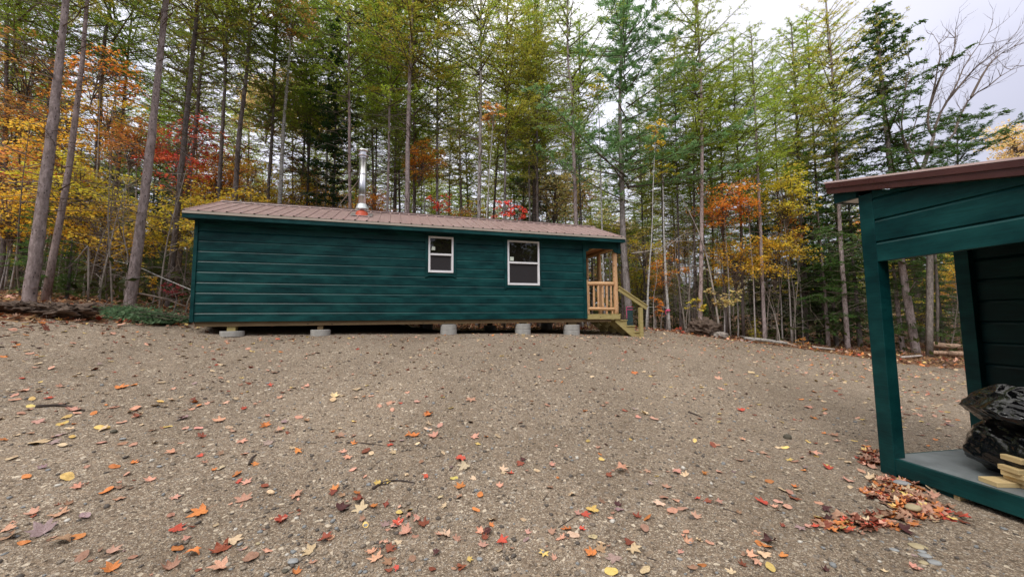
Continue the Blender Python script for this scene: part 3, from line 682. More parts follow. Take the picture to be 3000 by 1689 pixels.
for sx in (8.69, 9.23, 9.40): log('foot_peg', (sx, 0.06, Z(1.624)), (sx, 0.06, Z(1.75)), 0.026, M['log'], rail, 40+int(sx*10), 0.05)
railb = log('porch_railing', (8.66, CW-0.08, Z(2.43)), (9.47, CW-0.08, Z(2.43)), 0.055, M['log_h'], cabin, 60, 0.04)
log('bottom_rail', (8.66, CW-0.08, Z(1.76)), (9.47, CW-0.08, Z(1.76)), 0.045, M['log_h'], railb, 61, 0.06)
for i in range(6): log('spindle', (8.74+i*0.13, CW-0.08, Z(1.79)), (8.74+i*0.13, CW-0.08, Z(2.4)), 0.028, M['log'], railb, 62+i, 0.12)

# steps
steps = empty('steps', (9.60, 0, 0)); steps.parent = cabin
prof = [(0.0, Z(1.590)), (0.02, Z(1.590)), (0.02, Z(1.440)), (0.225, Z(1.440)), (0.225, Z(1.283)), (0.462, Z(1.283)), (0.462, Z(1.115)), (0.60, Z(1.115)), (0.60, Z(0.985)), (0.40, Z(0.985)), (-0.125, Z(1.405)), (-0.12, Z(1.48)), (0.0, Z(1.48))]
for n_ in (0.045, 0.46, 0.90, 1.40):
    mb = MB(); mb.prism([(p[0], p[1]) for p in prof], 1, n_, n_+0.038); s_ = mb.build('stringer', M['treated'], steps)
for x0, x1, z in ((0.0, 0.245, 1.465), (0.205, 0.482, 1.308), (0.44, 0.66, 1.140)):
    for k in range(2):
        w = (x1-x0)/2; mb = MB(); mb.box(x0+k*w+0.003, x0+(k+1)*w-0.003, 0.02, 1.46, Z(z-0.027), Z(z)); mb.build('tread', M['treated'], steps, bevel=0.003)
for n_ in (0.0, 1.44):
    mb = MB(); mb.beam((-0.01, n_+0.02, Z(2.285)), (0.855, n_+0.02, Z(1.775)), 0.036, 0.10, 0, (0, 0, 1)); h_ = mb.build('handrail', M['treated'], steps, bevel=0.003)
    mb = MB(); mb.beam((-0.01, n_+0.02, Z(2.355)), (0.87, n_+0.02, Z(1.838)), 0.085, 0.032, 0, (0, 0, 1)); mb.build('handrail_cap', M['treated'], h_, bevel=0.003)
    mb = MB(); mb.box(0.60, 0.70, n_-0.02, n_+0.065, Z(0.93), Z(1.80)); mb.build('handrail_post', M['treated'], steps, bevel=0.004)

# ------------------------------------------------------------------ concrete rings under the cabin
def pier(s, n, r, top, label, post=None, tiers=1, cat='concrete pier'):
    c = cab(s, n); g = GH(c[0], c[1])-0.03
    e = empty('concrete_pier', (c[0], c[1], g), CYAW, label, cat, 'concrete rings carrying the cabin')
    h = top-g; m_ = MB()
    for k in range(tiers):
        a, b_ = h*k/tiers, h*(k+1)/tiers
        m_.lathe([(r*0.985, a+0.003), (r, a+0.012), (r*(1.0 if k else 1.01), b_-0.012), (r*0.985, b_-0.002)], sides=32)
    m_.build('ring', M['concrete'], e)
    if post:
        hw, kind = post; m_ = MB(); m_.box(-hw, hw, -0.075, 0.075, h-0.004, CB-g+0.001); m_.build('wood_block', M[kind], e, bevel=0.004)
pier(0.665, 0.14, 0.21, 1.325, 'low concrete ring with a square wooden post, leftmost at the cabin front', (0.075, 'treated'))
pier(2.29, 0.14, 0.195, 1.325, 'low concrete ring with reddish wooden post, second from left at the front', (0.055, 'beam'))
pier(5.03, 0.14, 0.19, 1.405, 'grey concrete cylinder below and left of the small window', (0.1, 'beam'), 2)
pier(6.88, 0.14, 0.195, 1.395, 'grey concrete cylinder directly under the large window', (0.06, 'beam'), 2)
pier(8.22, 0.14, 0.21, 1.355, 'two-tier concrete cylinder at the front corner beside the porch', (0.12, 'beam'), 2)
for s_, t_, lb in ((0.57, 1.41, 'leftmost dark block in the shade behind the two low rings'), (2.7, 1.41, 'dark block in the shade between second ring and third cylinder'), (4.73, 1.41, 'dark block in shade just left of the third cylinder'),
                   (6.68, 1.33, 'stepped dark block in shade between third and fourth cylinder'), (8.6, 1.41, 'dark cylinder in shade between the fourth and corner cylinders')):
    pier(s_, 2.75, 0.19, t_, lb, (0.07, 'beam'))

# ------------------------------------------------------------------ white plastic chair glimpsed behind the steps
def plastic_chair(x, y, rz):
    g = GH(x, y); e = empty('plastic_chair', (x, y, g), rz, 'white plastic garden chair behind the cabin, seen under the porch', 'chair')
    for sx in (-1, 1):
        for sy in (-1, 1):
            m_ = MB(); m_.tube([(sx*0.27, sy*0.27, 0), (sx*0.22, sy*0.22, 0.42)], [0.022, 0.036], 6); m_.build('leg', M['white_dirty'], e, smooth=True)
    m_ = MB(); m_.prism([(-0.24, 0.40), (0.24, 0.40), (0.26, 0.44), (-0.26, 0.44)], 1, -0.25, 0.25); m_.build('seat', M['white_dirty'], e, bevel=0.01)
    m_ = MB()
    for k in range(5): m_.beam((-0.2+k*0.1, 0.24, 0.43), (-0.22+k*0.11, 0.34, 0.86), 0.05, 0.012, 0, (0, 1, 0))
    m_.beam((-0.25, 0.345, 0.87), (0.25, 0.345, 0.87), 0.02, 0.07); m_.build('backrest', M['white_dirty'], e)
    for sx in (-1, 1):
        m_ = MB(); m_.tube([(sx*0.26, -0.2, 0.40), (sx*0.28, -0.22, 0.62), (sx*0.28, 0.05, 0.65), (sx*0.26, 0.3, 0.62)], 0.02, 6); m_.build('armrest', M['white_dirty'], e, smooth=True)
c = cab(10.05, 3.35); plastic_chair(c[0], c[1], 2.6)

# ------------------------------------------------------------------ shed   local x toward the camera side along its near wall, y away to the right
SP = np.array([3.49, 3.8]); SD = np.array([0.16505, -0.98629]); SM = np.array([0.98629, 0.16505])
SYAW = atan2(SD[1], SD[0])
shed = empty('woodshed', (SP[0], SP[1], 0.0), SYAW, 'open fronted dark green woodshed with brown metal roof edge at right', 'shed')
def S2(x, y): return SP+SD*x+SM*y      # world
SLn, SWd = 2.3, 1.26
def sroof(x): return 2.80-0.231*(x+0.24)     # underside of roof trim along x
def sbox(m_, x0, x1, y0, y1, z0, z1): m_.box(x0, x1, -y1 if False else y0, y1, z0, z1)
# the local frame has y pointing right of x; x=SD, y must equal SM -> SM is 90 deg counter-clockwise from SD
mb = MB(); mb.box(0, 0.128, 0, 0.125, 0.025, 2.70); mb.build('corner_post', M['green_trim'], shed, bevel=0.005)
mb = MB(); mb.box(0, 0.115, SWd-0.13, SWd, 0.025, 2.70); mb.build('corner_post', M['green_trim'], shed, bevel=0.005)
for y in (0.0, SWd-0.125):
    mb = MB(); mb.box(SLn-0.128, SLn, y, y+0.125, 0.025, 2.25); mb.build('corner_post', M['green_trim'], shed, bevel=0.005)
def shed_siding(y, sign, zs, x0, x1, name, mat):
    m_ = MB(); p = [(z, d*1.05) for z, d in siding_profile(zs)]
    nseg = 10
    for k in range(nseg):
        a = x0+(x1-x0)*k/nseg; b_ = x0+(x1-x0)*(k+1)/nseg
        def col(x):
            top = sroof(x)-0.0; pp = clip_prof(p, zs[0], min(top, zs[-1])); 
            return [(x, y+d*sign, min(z, top)) for z, d in pp], pp
        n_all = len(p); ca = [(a, y+d*sign, min(z, sroof(a))) for z, d in p]; cb_ = [(b_, y+d*sign, min(z, sroof(b_))) for z, d in p]
        for i in range(n_all-1): m_.add([ca[i], cb_[i], cb_[i+1], ca[i+1]], [(0, 1, 2, 3)], 1 if p[i+1][1]-p[i][1] > .009 else 0)
    return m_.build(name, [mat, M['cove'] if mat is M['green'] else mat], shed)
shed_siding(0.008, 1, [2.02, 2.215, 2.43, 2.64, 2.85], 0.128, SLn-0.1, 'side_siding', M['green'])
shed_siding(0.008, 1, [0.19]+[0.4+0.203*k for k in range(0, 9)], 1.3, SLn-0.1, 'added_shade_wall', M['green'])  # unseen wall section, added to keep light out of the shed
mb = MB(); mb.box(1.3, SLn-0.13, 0.02, 0.05, 0.19, 2.02); mb.box(1.25, 1.30, -0.008, 0.09, 0.19, 2.02); mb.build('added_shade_wall_frame', M['green_trim'], shed)  # backing and edge of the added light-blocking wall
mb = MB(); mb.prism([(0.129, 2.021), (SLn-0.129, 2.021), (SLn-0.129, sroof(SLn-0.12)-0.02), (0.129, sroof(0.128)-0.02)], 1, 0.035, 0.06); mb.build('side_siding_back', M['green_shaded'], shed)
shed_siding(SWd-0.06, 1, [0.20]+[0.4+0.208*k for k in range(0, 12)], 0.116, SLn-0.1, 'rear_siding', M['green_shaded'])
mb = MB(); mb.prism([(0.1, 0.2), (SLn-0.05, 0.2), (SLn-0.05, sroof(SLn)), (0.1, sroof(0.1))], 1, SWd-0.03, SWd-0.005); mb.build('rear_wall', M['green_shaded'], shed)
mb = MB(); mb.box(SLn-0.05, SLn-0.02, 0.126, SWd-0.126, 0.2, 2.2); mb.build('end_wall', M['green_shaded'], shed)
mb = MB(); mb.box(0.129, SLn-0.13, 0.002, 0.04, 0.045, 0.190); mb.box(0.002, 0.04, 0.126, SWd-0.131, 0.045, 0.178); mb.build('rim_board', M['green_trim'], shed, bevel=0.004)
mb = MB(); mb.box(0.129, SLn-0.06, 0.041, 0.125, 0.17, 0.186); mb.box(0.041, SLn-0.06, 0.1255, SWd-0.131, 0.17, 0.186); mb.build('floor', M['plywood'], shed)
mb = MB(); mb.box(0.1, 0.52, 0.03, 0.12, 0.0, 0.044); mb.build('skid', M['green_trim'], shed); mb = MB(); mb.box(0.521, 0.56, 0.03, 0.12, 0.0, 0.044); mb.build('skid_end', M['lumber'], shed)
mb = MB(); mb.box(0.9, SLn, 0.05, 0.14, -0.02, 0.044); mb.box(0.1, SLn, SWd-0.15, SWd-0.06, -0.02, 0.044); mb.build('skid', M['beam'], shed)
mb = MB(); mb.box(0.01, 0.05, 0.126, SWd-0.131, 2.30, 2.66); mb.build('header', M['green_trim'], shed)
mb = MB(); mb.box(0.06, 0.075, 0.127, SWd-0.132, 2.12, 2.29); mb.build('header_trim', M['white'], shed) if False else None
# roof of the shed
def sprism(m_, pts, y0, y1, mi=0): m_.prism(pts, 1, y0, y1, mi)
xr0, xr1 = -0.25, SLn+0.2
mb = MB(); sprism(mb, [(xr0, sroof(xr0)), (xr1, sroof(xr1)), (xr1, sroof(xr1)+0.115), (xr0, sroof(xr0)+0.115), (xr0-0.004, sroof(xr0)+0.03)], -0.075, -0.045); 
sprism(mb, [(xr0, sroof(xr0)+0.06), (xr1, sroof(xr1)+0.06), (xr1, sroof(xr1)+0.116), (xr0, sroof(xr0)+0.116)], -0.088, -0.0752)
mb.build('roof_trim', M['roof_trim'], shed, bevel=0.004)
mb = MB()
x_ = -0.045; w_rib = 0
ys = np.arange(-0.09, SWd+0.12, 0.02); prof_r = []
for i, y_ in enumerate(np.arange(-0.09, SWd+0.12, 0.235)): prof_r += [(y_, 0), (y_+0.006, 0), (y_+0.016, 0.02), (y_+0.04, 0.02), (y_+0.05, 0)]
nv = len(prof_r); vs = [(xr0-0.02, y_, sroof(xr0)+0.118+dz) for y_, dz in prof_r]+[(xr1, y_, sroof(xr1)+0.118+dz) for y_, dz in prof_r]
mb.add(vs, [(i, i+nv, i+nv+1, i+1) for i in range(nv-1)]); mb.build('roof', M['roof'], shed)
mb = MB(); sprism(mb, [(xr0+0.02, sroof(xr0)+0.09), (xr1, sroof(xr1)+0.09), (xr1, sroof(xr1)+0.112), (xr0+0.02, sroof(xr0)+0.112)], -0.044, SWd+0.08); mb.build('roof_deck', M['green_shaded'], shed)
mb = MB(); sprism(mb, [(-0.225, 2.69), (-0.002, 2.685), (-0.002, sroof(-0.002)+0.05), (-0.225, sroof(-0.225)+0.05)], -0.02, 0.02); mb.build('rake_return', M['green_trim'], shed, bevel=0.003)
mb = MB(); mb.box(-0.225, -0.2, 0.021, SWd+0.05, 2.69, sroof(-0.2)+0.08); mb.build('fascia', M['green_trim'], shed)
mb = MB(); mb.box(-0.199, -0.003, 0.021, SWd+0.05, 2.70, 2.712); mb.build('soffit', M['white_dirty'], shed)

# ------------------------------------------------------------------ rubbish bags on the shed floor
def crumple(name, cx_, cy_, z0, rx, ry, h, seed, label, lobes=(), nplanes=46, lo=.88, pleat=.03):
    """taut and folded plastic film: the hull of many random planes, pulled out into lobes and creased"""
    c = S2(cx_, cy_); nu, nv_ = 170, 100; vs = []; r = np.random.default_rng(seed)
    n = unit(r.normal(0, 1, (nplanes, 3))*np.array([1, 1, .8])); hk = r.uniform(lo, 1.03, nplanes)
    lob = [(unit(np.array(d_, float)[None])[0], R_, k_) for d_, R_, k_ in lobes]; off = Vector((seed*3.1, seed*1.7, seed))
    for j in range(nv_+1):
        th = pi*j/nv_
        for i in range(nu):
            ph = 2*pi*i/nu; d = np.array([sin(th)*cos(ph), sin(th)*sin(ph), cos(th)])
            w = Vector(d)*1.3+off; d2 = d+.10*np.array([mn.noise(w), mn.noise(w+Vector((5, 0, 0))), mn.noise(w+Vector((0, 5, 0)))]); d2 /= np.linalg.norm(d2)
            dt = n@d2; rr = np.min(np.where(dt > .05, hk/np.maximum(dt, .05), 9))
            rr = min(rr, 1.07)
            for ld, R_, k_ in lob: rr = max(rr, R_*math.exp(-k_*(1-float(ld@d2))))
            q = Vector((d2[0]*1.5, d2[1]*1.5, d2[2]*3))+off
            rr *= 1+.022*(.5-abs(mn.noise(q*1.6+Vector((0, 0, d2[0]*3)))))*2-.02+.008*(.5-abs(mn.noise(q*4)))
            q3 = Vector((d[0]*3.2, d[1]*3.2, d[2]*.7))+off; rr *= 1+pleat*(.35-abs(mn.noise(q3)))*2+pleat*.5*(.35-abs(mn.noise(q3*2.3)))
            p = Vector((rx*rr*d[0], ry*rr*d[1], h/2*rr*d[2])); p.z = max(p.z, -h*.40); vs.append(p+Vector((0, 0, h*.40)))
    fs = [(j*nu+i, (j+1)*nu+i, (j+1)*nu+(i+1) % nu, j*nu+(i+1) % nu) for j in range(nv_) for i in range(nu)]
    m_ = MB(); m_.add(vs, fs); o = m_.build(name, M['bag'], None, smooth=True)
    o.location = (c[0], c[1], z0); o.rotation_euler = (0, 0, SYAW); return tag(o, label, 'rubbish bag', 'black rubbish bags in the shed')
crumple('rubbish_bag', 0.77, 0.60, 0.187, 0.47, 0.38, 0.52, 3, 'full glossy black rubbish bag on the shed floor, lower of two', [], 60, .88, .045)
crumple('rubbish_bag', 0.73, 0.58, 0.590, 0.42, 0.36, 0.37, 14, 'crumpled shiny black rubbish bag lying on top of the other', [], 26, .76, .06)

# boards: one loose and a short stack
def floor_pt(px, py, z): p = atZ(px, py, z); return p[0], p[1]
def board(px, py, z, ang, ln, wd, th, label, seed, grp='short sawn boards in the shed'):
    x_, y_ = floor_pt(px, py, z); m_ = MB(); m_.box(0, ln, 0, wd, 0, th); o = m_.build('board', M['lumber'], None, bevel=0.003)
    o.location = (x_, y_, z); o.rotation_euler = (0, 0, ang); return tag(o, label, 'board', grp)
z7 = lambda x, y: (2300+x*0.47522, 1000+y*0.47522)
mA = SYAW+pi/2
board(*z7(1310, 899), 0.187, radians(-4), 0.5, 0.13, 0.036, 'short loose board lying flat on shed floor left of the stack', 1)
names_ = ['bottom', 'second from the bottom', 'third from the bottom', 'third from the top', 'second from the top', 'topmost']
for k in range(6):
    offs = [14, 0, -8, -20, 0, -10][k]
    board(*z7(1440+offs, 912), 0.187+0.0385*k, radians([-8, -3, 4, -6, -1, -7][k]), 0.6, 0.14, 0.037, 'short sawn board, %s in the stack beside the black bags' % names_[k], 10+k)
    # all start above the same floor point
for o in [o for o in bpy.data.objects if o.name.startswith('board')]:
    pass
st = [o for o in bpy.data.objects if o.name.startswith('board') and 'stack beside' in o['label']]
bx, by = floor_pt(*z7(1425, 925), 0.187)
for k, o in enumerate(st): o.location.x = bx+.09+[0.02, 0.0, -0.025, -0.05, 0.015, -0.03][k]; o.location.y = by+[0, 0.01, -0.01, 0.005, 0.012, 0][k]

# ------------------------------------------------------------------ forest
rngF = np.random.default_rng(11)
def orient_quads(C, U, V):
    """C centres, U,V half axes -> verts, quads (rhombus leaves)"""
    n = len(C); v = np.empty((n, 4, 3)); v[:, 0] = C-U; v[:, 1] = C+V; v[:, 2] = C+U; v[:, 3] = C-V
    return v.reshape(-1, 3), np.arange(n*4).reshape(n, 4)
def strips(P0, P1, r0, r1):
    """thin three-sided twigs between point arrays"""
    d = unit(P1-P0); ref = np.where(np.abs(d[:, 2:3]) < 0.9, np.array([[0, 0, 1.0]]), np.array([[1.0, 0, 0]]))
    a = unit(np.cross(d, ref)); b = np.cross(d, a); n = len(P0); v = np.empty((n, 6, 3))
    for k in range(3):
        w = cos(2*pi*k/3)*a+sin(2*pi*k/3)*b; v[:, k] = P0+w*r0[:, None]; v[:, 3+k] = P1+w*r1[:, None]
    f = np.concatenate([np.stack([np.arange(n)*6+k, np.arange(n)*6+(k+1) % 3, np.arange(n)*6+3+(k+1) % 3, np.arange(n)*6+3+k], 1) for k in range(3)])
    return v.reshape(-1, 3), f
def join(parts):
    V = []; F = []; I = []; o = 0
    for v, f, m in parts:
        V.append(v); F.append(f+o); I.append(np.full(len(f), m)); o += len(v)
    return np.concatenate(V), np.concatenate(F), np.concatenate(I)
def conifer(name, seed, H, cb, Lmax, prof, nb, elev, bend, nt, tl, tw, nside, sidelen, hang, dead=0, flat=0.3, gap=0.25, clump=0.0, tip=0.0):
    """crown of a conifer as feathery boughs; prof(t) bough length, elev(t) start slope, bend curvature"""
    r = np.random.default_rng(seed); parts = []; tipz = H
    tp = np.sort(r.uniform(0, 1, nb)**0.9); az = (np.arange(nb)*2.399+r.normal(0, .5, nb))
    TC = []; TU = []; TV = []; S0 = []; S1 = []; R0_ = []; R1_ = []
    for k in range(nb):
        t = tp[k]; 
        if r.random() < gap*0.5: continue
        z0 = H*(cb+(1-cb)*t); L = Lmax*prof(t)*r.uniform(0.45, 1.2); e = elev(t)+r.normal(0, .20); bk = bend+r.normal(0, .09); o = np.array([cos(az[k]), sin(az[k]), 0]); s = np.array([-o[1], o[0], 0])
        o = unit(o+s*r.normal(0, .12)); s = np.array([-o[1], o[0], 0])
        P = lambda q: np.array([0, 0, z0])+o*(L*q)[:, None]*1.0+np.array([0, 0, 1.0])*(L*(e*q+bk*q*q))[:, None]
        qs = np.linspace(0, 1, 5); pp = P(qs); rad = np.array([.022, .016, .011, .007, .003])*(0.5+L/2.5)
        S0.append(pp[:-1]); S1.append(pp[1:]); R0_.append(rad[:-1]); R1_.append(rad[1:])
        ns = max(3, int(nside*L/Lmax)); qk = np.clip((np.arange(ns)+r.uniform(0.2, .8, ns))/ns, 0.06, 1)
        sg = r.choice([-1, 1], ns); wl = sidelen*L*(1-qk*0.75)*r.uniform(0.5, 1.2, ns)*np.minimum(1, 0.35+qk*2.0)
        sdv = unit(s[None]*sg[:, None]*0.85+o[None]*0.6+np.array([0, 0, 1.0])*r.normal(-hang, .15, ns)[:, None]); base = P(qk)
        S0.append(base); S1.append(base+sdv*wl[:, None]); R0_.append(np.full(ns, .006)); R1_.append(np.full(ns, .002))
        n = max(6, int(nt*L/Lmax)); ii = r.integers(0, ns, n); w = r.uniform(0, 1, n)**(1-clump*0.6)
        c = base[ii]+sdv[ii]*(w*wl[ii])[:, None]+r.normal(0, 0.018+tl*0.22, (n, 3))
        m = int(n*0.3); q2 = r.uniform(0.1+0.5*tip, 1, m); c[:m] = P(q2)+r.normal(0, .02+tl*.25, (m, 3))
        u = unit(sdv[ii]+r.normal(0, .45, (n, 3)))*tl*r.uniform(.6, 1.2, n)[:, None]
        nrm = unit(np.array([0, 0, 1.0])*flat+r.normal(0, 1, (n, 3))*(1-flat)); v = unit(np.cross(u, nrm))*tw*r.uniform(.6, 1.2, n)[:, None]
        TC.append(c); TU.append(u); TV.append(v)
    if dead:
        dz = r.uniform(0.12, cb+0.12, dead)*H; a = r.uniform(0, 2*pi, dead); L = r.uniform(.4, 1.3, dead)*Lmax*0.55; o = np.stack([np.cos(a), np.sin(a), np.zeros(dead)], 1)
        p0 = np.stack([np.zeros(dead), np.zeros(dead), dz], 1); p1 = p0+o*(L*.5)[:, None]+np.array([0, 0, 1.0])*(L*r.uniform(-.1, .2, dead))[:, None]; p2 = p1+unit(o+r.normal(0, .3, (dead, 3)))*(L*.5)[:, None]+np.array([0, 0, -1.0])*(L*.12)[:, None]
        S0 += [p0, p1]; S1 += [p1, p2]; R0_ += [np.full(dead, .012), np.full(dead, .007)]; R1_ += [np.full(dead, .007), np.full(dead, .002)]
        m = dead*3; ii = r.integers(0, dead, m); w = r.uniform(.2, 1, m)[:, None]; b0 = p0[ii]*(1-w)+p1[ii]*w; b0 = np.where(r.random((m, 1)) < .5, b0, p1[ii]*(1-w)+p2[ii]*w)
        S0.append(b0); S1.append(b0+unit(r.normal(0, 1, (m, 3))*np.array([1, 1, .4]))*r.uniform(.15, .45, m)[:, None]); R0_.append(np.full(m, .004)); R1_.append(np.full(m, .0015))
    v, f = orient_quads(np.concatenate(TC), np.concatenate(TU), np.concatenate(TV)); parts.append((v, f, 0))
    v, f = strips(np.concatenate(S0), np.concatenate(S1), np.concatenate(R0_), np.concatenate(R1_)); parts.append((v, f, 1))
    V, F, I = join(parts); return np_mesh(name, V, F, [M['foliage'], M['twig']], I), H
def lp(t): return min(1, .45+2.2*t)*(1-t)**.58+.03
def cone(t): return (1-t)**.85+.03
PROTO = {}
PROTO['larch'] = [conifer('larch_crown', 100+i, 17, .47, 2.8, lp, 124, lambda t: .16+.62*t, -.06, 600, .038, .0115, 16, .46, -.02, dead=60, flat=.1, gap=.3) for i in range(5)]
PROTO['larch_sparse'] = [conifer('larch_crown', 120+i, 17, .48, 2.7, lp, 108, lambda t: .22+.75*t, .04, 420, .036, .011, 14, .44, -.08, dead=70, flat=.1, gap=.35) for i in range(4)]
PROTO['larch_full'] = [conifer('larch_crown', 140+i, 13, .26, 2.5, lp, 110, lambda t: .1+.55*t, -.08, 480, .040, .012, 15, .46, .0, dead=30, flat=.15, gap=.2) for i in range(3)]
PROTO['spruce'] = [conifer('spruce_crown', 200+i, 12, .10, 1.7, cone, 170, lambda t: -.15+.7*t, .02, 360, .050, .016, 14, .40, .15, dead=16, flat=.2, gap=.08) for i in range(3)]
PROTO['fir'] = [conifer('fir_crown', 220+i, 9, .10, 2.0, cone, 100, lambda t: -.1+.5*t, -.10, 420, .050, .016, 14, .46, .08, dead=14, flat=.6, gap=.2) for i in range(3)]
PROTO['hemlock'] = [conifer('hemlock_crown', 240+i, 13, .22, 2.8, lambda t: (1-t)**.9*(.95+.1*sin(t*17))+.05, 150, lambda t: .10+.5*t, -.25, 560, .052, .017, 15, .44, .15, dead=20, flat=.6, gap=.2) for i in range(2)]
PROTO['pine'] = [conifer('pine_crown', 260+i, 13.5, .36, 3.5, lambda t: (.75+.25*sin(t*20))*(1-t*.66), 92, lambda t: .15+.5*t, .18, 760, .075, .0125, 13, .42, -.2, dead=40, flat=.1, gap=.15, clump=.6, tip=.5) for i in range(2)]

def broadleaf(name, seed, R, n_spray, n_leaf, ls, rise=.5, stem=True):
    """crown of a small hardwood, centred on its origin: limbs from below, flat layered sprays of leaves"""
    r = np.random.default_rng(seed); TC = []; TU = []; TV = []; S0 = []; S1 = []; A0 = []; A1 = []
    base = np.array([0, 0, -R*1.25])
    for k in range(n_spray):
        d = unit(r.normal(0, 1, 3)*np.array([1, 1, .8])); c = d*R*r.uniform(.35, 1.0)*np.array([1, 1, 1.05])
        q = r.uniform(.0, .75); j = np.array([0, 0, -R*1.25+q*R*1.9])*1.0; mid = (j+c)/2+np.array([0, 0, .12*R*rise])+r.normal(0, .06*R, 3)
        S0 += [j, mid]; S1 += [mid, c]; A0 += [.014*R+.004, .007*R+.003]; A1 += [.007*R+.003, .003]
        out = unit(c-j); rad = R*r.uniform(.22, .42)
        a = r.uniform(0, 2*pi, n_leaf); rr_ = rad*np.sqrt(r.uniform(0, 1, n_leaf)); tilt = r.normal(0, .25, 2)
        x = rr_*np.cos(a); y = rr_*np.sin(a); z = x*tilt[0]+y*tilt[1]-.25*rr_+r.normal(0, .05*R, n_leaf)
        cc = c+np.stack([x, y, z], 1); TC.append(cc)
        u = unit(np.stack([np.cos(a)+r.normal(0, .5, n_leaf), np.sin(a)+r.normal(0, .5, n_leaf), r.normal(-.25, .3, n_leaf)], 1))
        nn = unit(np.array([0, 0, 1.0])+r.normal(0, .38, (n_leaf, 3))); v = unit(np.cross(u, nn)); sz = ls*r.uniform(.55, 1.2, n_leaf)[:, None]
        TU.append(u*sz); TV.append(v*sz*.8)
        for _ in range(4):
            p = cc[r.integers(0, n_leaf)]; S0.append(c*.7+j*.3); S1.append(p); A0.append(.004); A1.append(.0015)
    S0.append(base); S1.append(np.array([0, 0, R*.5])); A0.append(.02*R+.006); A1.append(.006)
    v, f = orient_quads(np.concatenate(TC), np.concatenate(TU), np.concatenate(TV)); v2, f2 = strips(np.array(S0), np.array(S1), np.array(A0), np.array(A1))
    V, F, I = join([(v, f, 0), (v2, f2, 1)]); return np_mesh(name, V, F, [M['foliage'], M['twig']], I), R
PROTO['maple'] = [broadleaf('maple_crown', 300+i, 1.3, 48, 80, .046) for i in range(5)]
PROTO['maple_loose'] = [broadleaf('maple_crown', 320+i, 1.0, 24, 46, .044) for i in range(3)]
PROTO['maple_small'] = [broadleaf('sapling_crown', 340+i, .5, 12, 22, .048) for i in range(3)]

FCOL = {'green': (.34, .48, .06), 'lime': (.50, .62, .08), 'gold': (.60, .56, .08), 'olive': (.28, .35, .055), 'brown': (.32, .20, .08),
        'dark': (.045, .105, .032), 'fir': (.12, .24, .055), 'pine': (.20, .35, .14), 'hem': (.09, .165, .042), 'blue': (.07, .14, .09),
        'orange': (.90, .43, .08), 'yellow': (.92, .68, .10), 'red': (.72, .16, .09), 'scarlet': (.95, .17, .11), 'chart': (.80, .70, .10), 'rust': (.76, .42, .13), 'crimson': (.45, .08, .11), 'pale': (.92, .78, .36)}
BCOL = {'larch': (.31, .255, .25), 'mauve': (.30, .245, .24), 'dark': (.16, .135, .13), 'grey': (.33, .30, .29), 'birch': (.62, .60, .58), 'pine': (.27, .24, .23), 'pink': (.40, .315, .30)}
def jitter(c, r, a=.15): return tuple(max(0, min(1, x*(1+r.normal(0, a)))) for x in c)+(1.0,)
CROWN_NAME = 'crown'
def tree(tname, cat, label, base, pts, r0, r1, crown=None, col='green', bark='larch', H=None, group=None, seed=0, wr=1.0, stubs=10, sides=8, cscale=None):
    """pts: world points of the trunk axis, bottom to top; crown: prototype name"""
    r = np.random.default_rng(seed+7); base = np.array(base); e = empty(tname, base, 0, label, cat, group)
    rel = [np.array(p)-base for p in pts]
    path = smooth_path([np.array([0, 0, -0.15])+rel[0]*0]+rel, 12) if np.linalg.norm(rel[0]) > 0.05 else smooth_path([rel[0]-np.array([0, 0, .15])]+rel[1:], 12)
    if r0 > .075:
        path = smooth_path(path, 44); sides = 14
    n = len(path); path = [p+np.array([r.normal(0, r0*(.12 if n < 20 else .03)), r.normal(0, r0*(.12 if n < 20 else .03)), 0])*(0 < i < n-1) for i, p in enumerate(path)]
    rad = [r0*(1-i/(n-1))+r1*(i/(n-1)) for i in range(n)]; rad[0] = r0*1.14
    mb = MB(); mb.tube(path, rad, sides, wob=.05 if n < 20 else .085, seed=seed)
    for k in range(stubs):
        i = r.integers(1, n-2); f = r.random(); p = path[i]*(1-f)+path[i+1]*f; a = r.uniform(0, 6.28); l = r.uniform(.06, .35)
        d = np.array([cos(a), sin(a), r.uniform(-.1, .4)]); mb.tube([p, p+d*(rad[i]+l)], [.011, .003], 4, cap=False)
    t = mb.build('trunk', M['birch'] if bark == 'birch' else M['bark'], e, smooth=True); kb = r.uniform(.85, 1.15); t.color = tuple(q*kb for q in BCOL[bark])+(1.0,)
    if crown:
        me, Hp = PROTO[crown][seed % len(PROTO[crown])]; c = link('crown', me, e)
        if crown.startswith('maple'):
            R_ = H; c.scale = (R_/Hp*wr, R_/Hp*wr, R_/Hp); c.location = rel[-1]; c.rotation_euler = (r.normal(0, .1), r.normal(0, .1), r.uniform(0, 6.28))
        else:
            top = rel[-1]; ax = Vector(top).normalized(); h = Vector(top).length
            if H: h = H
            s = h/Hp*1.01; q = Vector((0, 0, 1)).rotation_difference(ax); c.rotation_mode = 'QUATERNION'
            c.rotation_quaternion = q @ Euler((0, 0, r.uniform(0, 6.28))).to_quaternion(); wr = wr*(1.25 if crown.startswith('larch') else 1.45 if crown == 'pine' else 1.1); c.scale = (s*wr, s*wr, s)
        kc = r.uniform(.85, 1.15); c.color = jitter(tuple(q*kc for q in FCOL[col]), r, .03)
    return e
taken = []
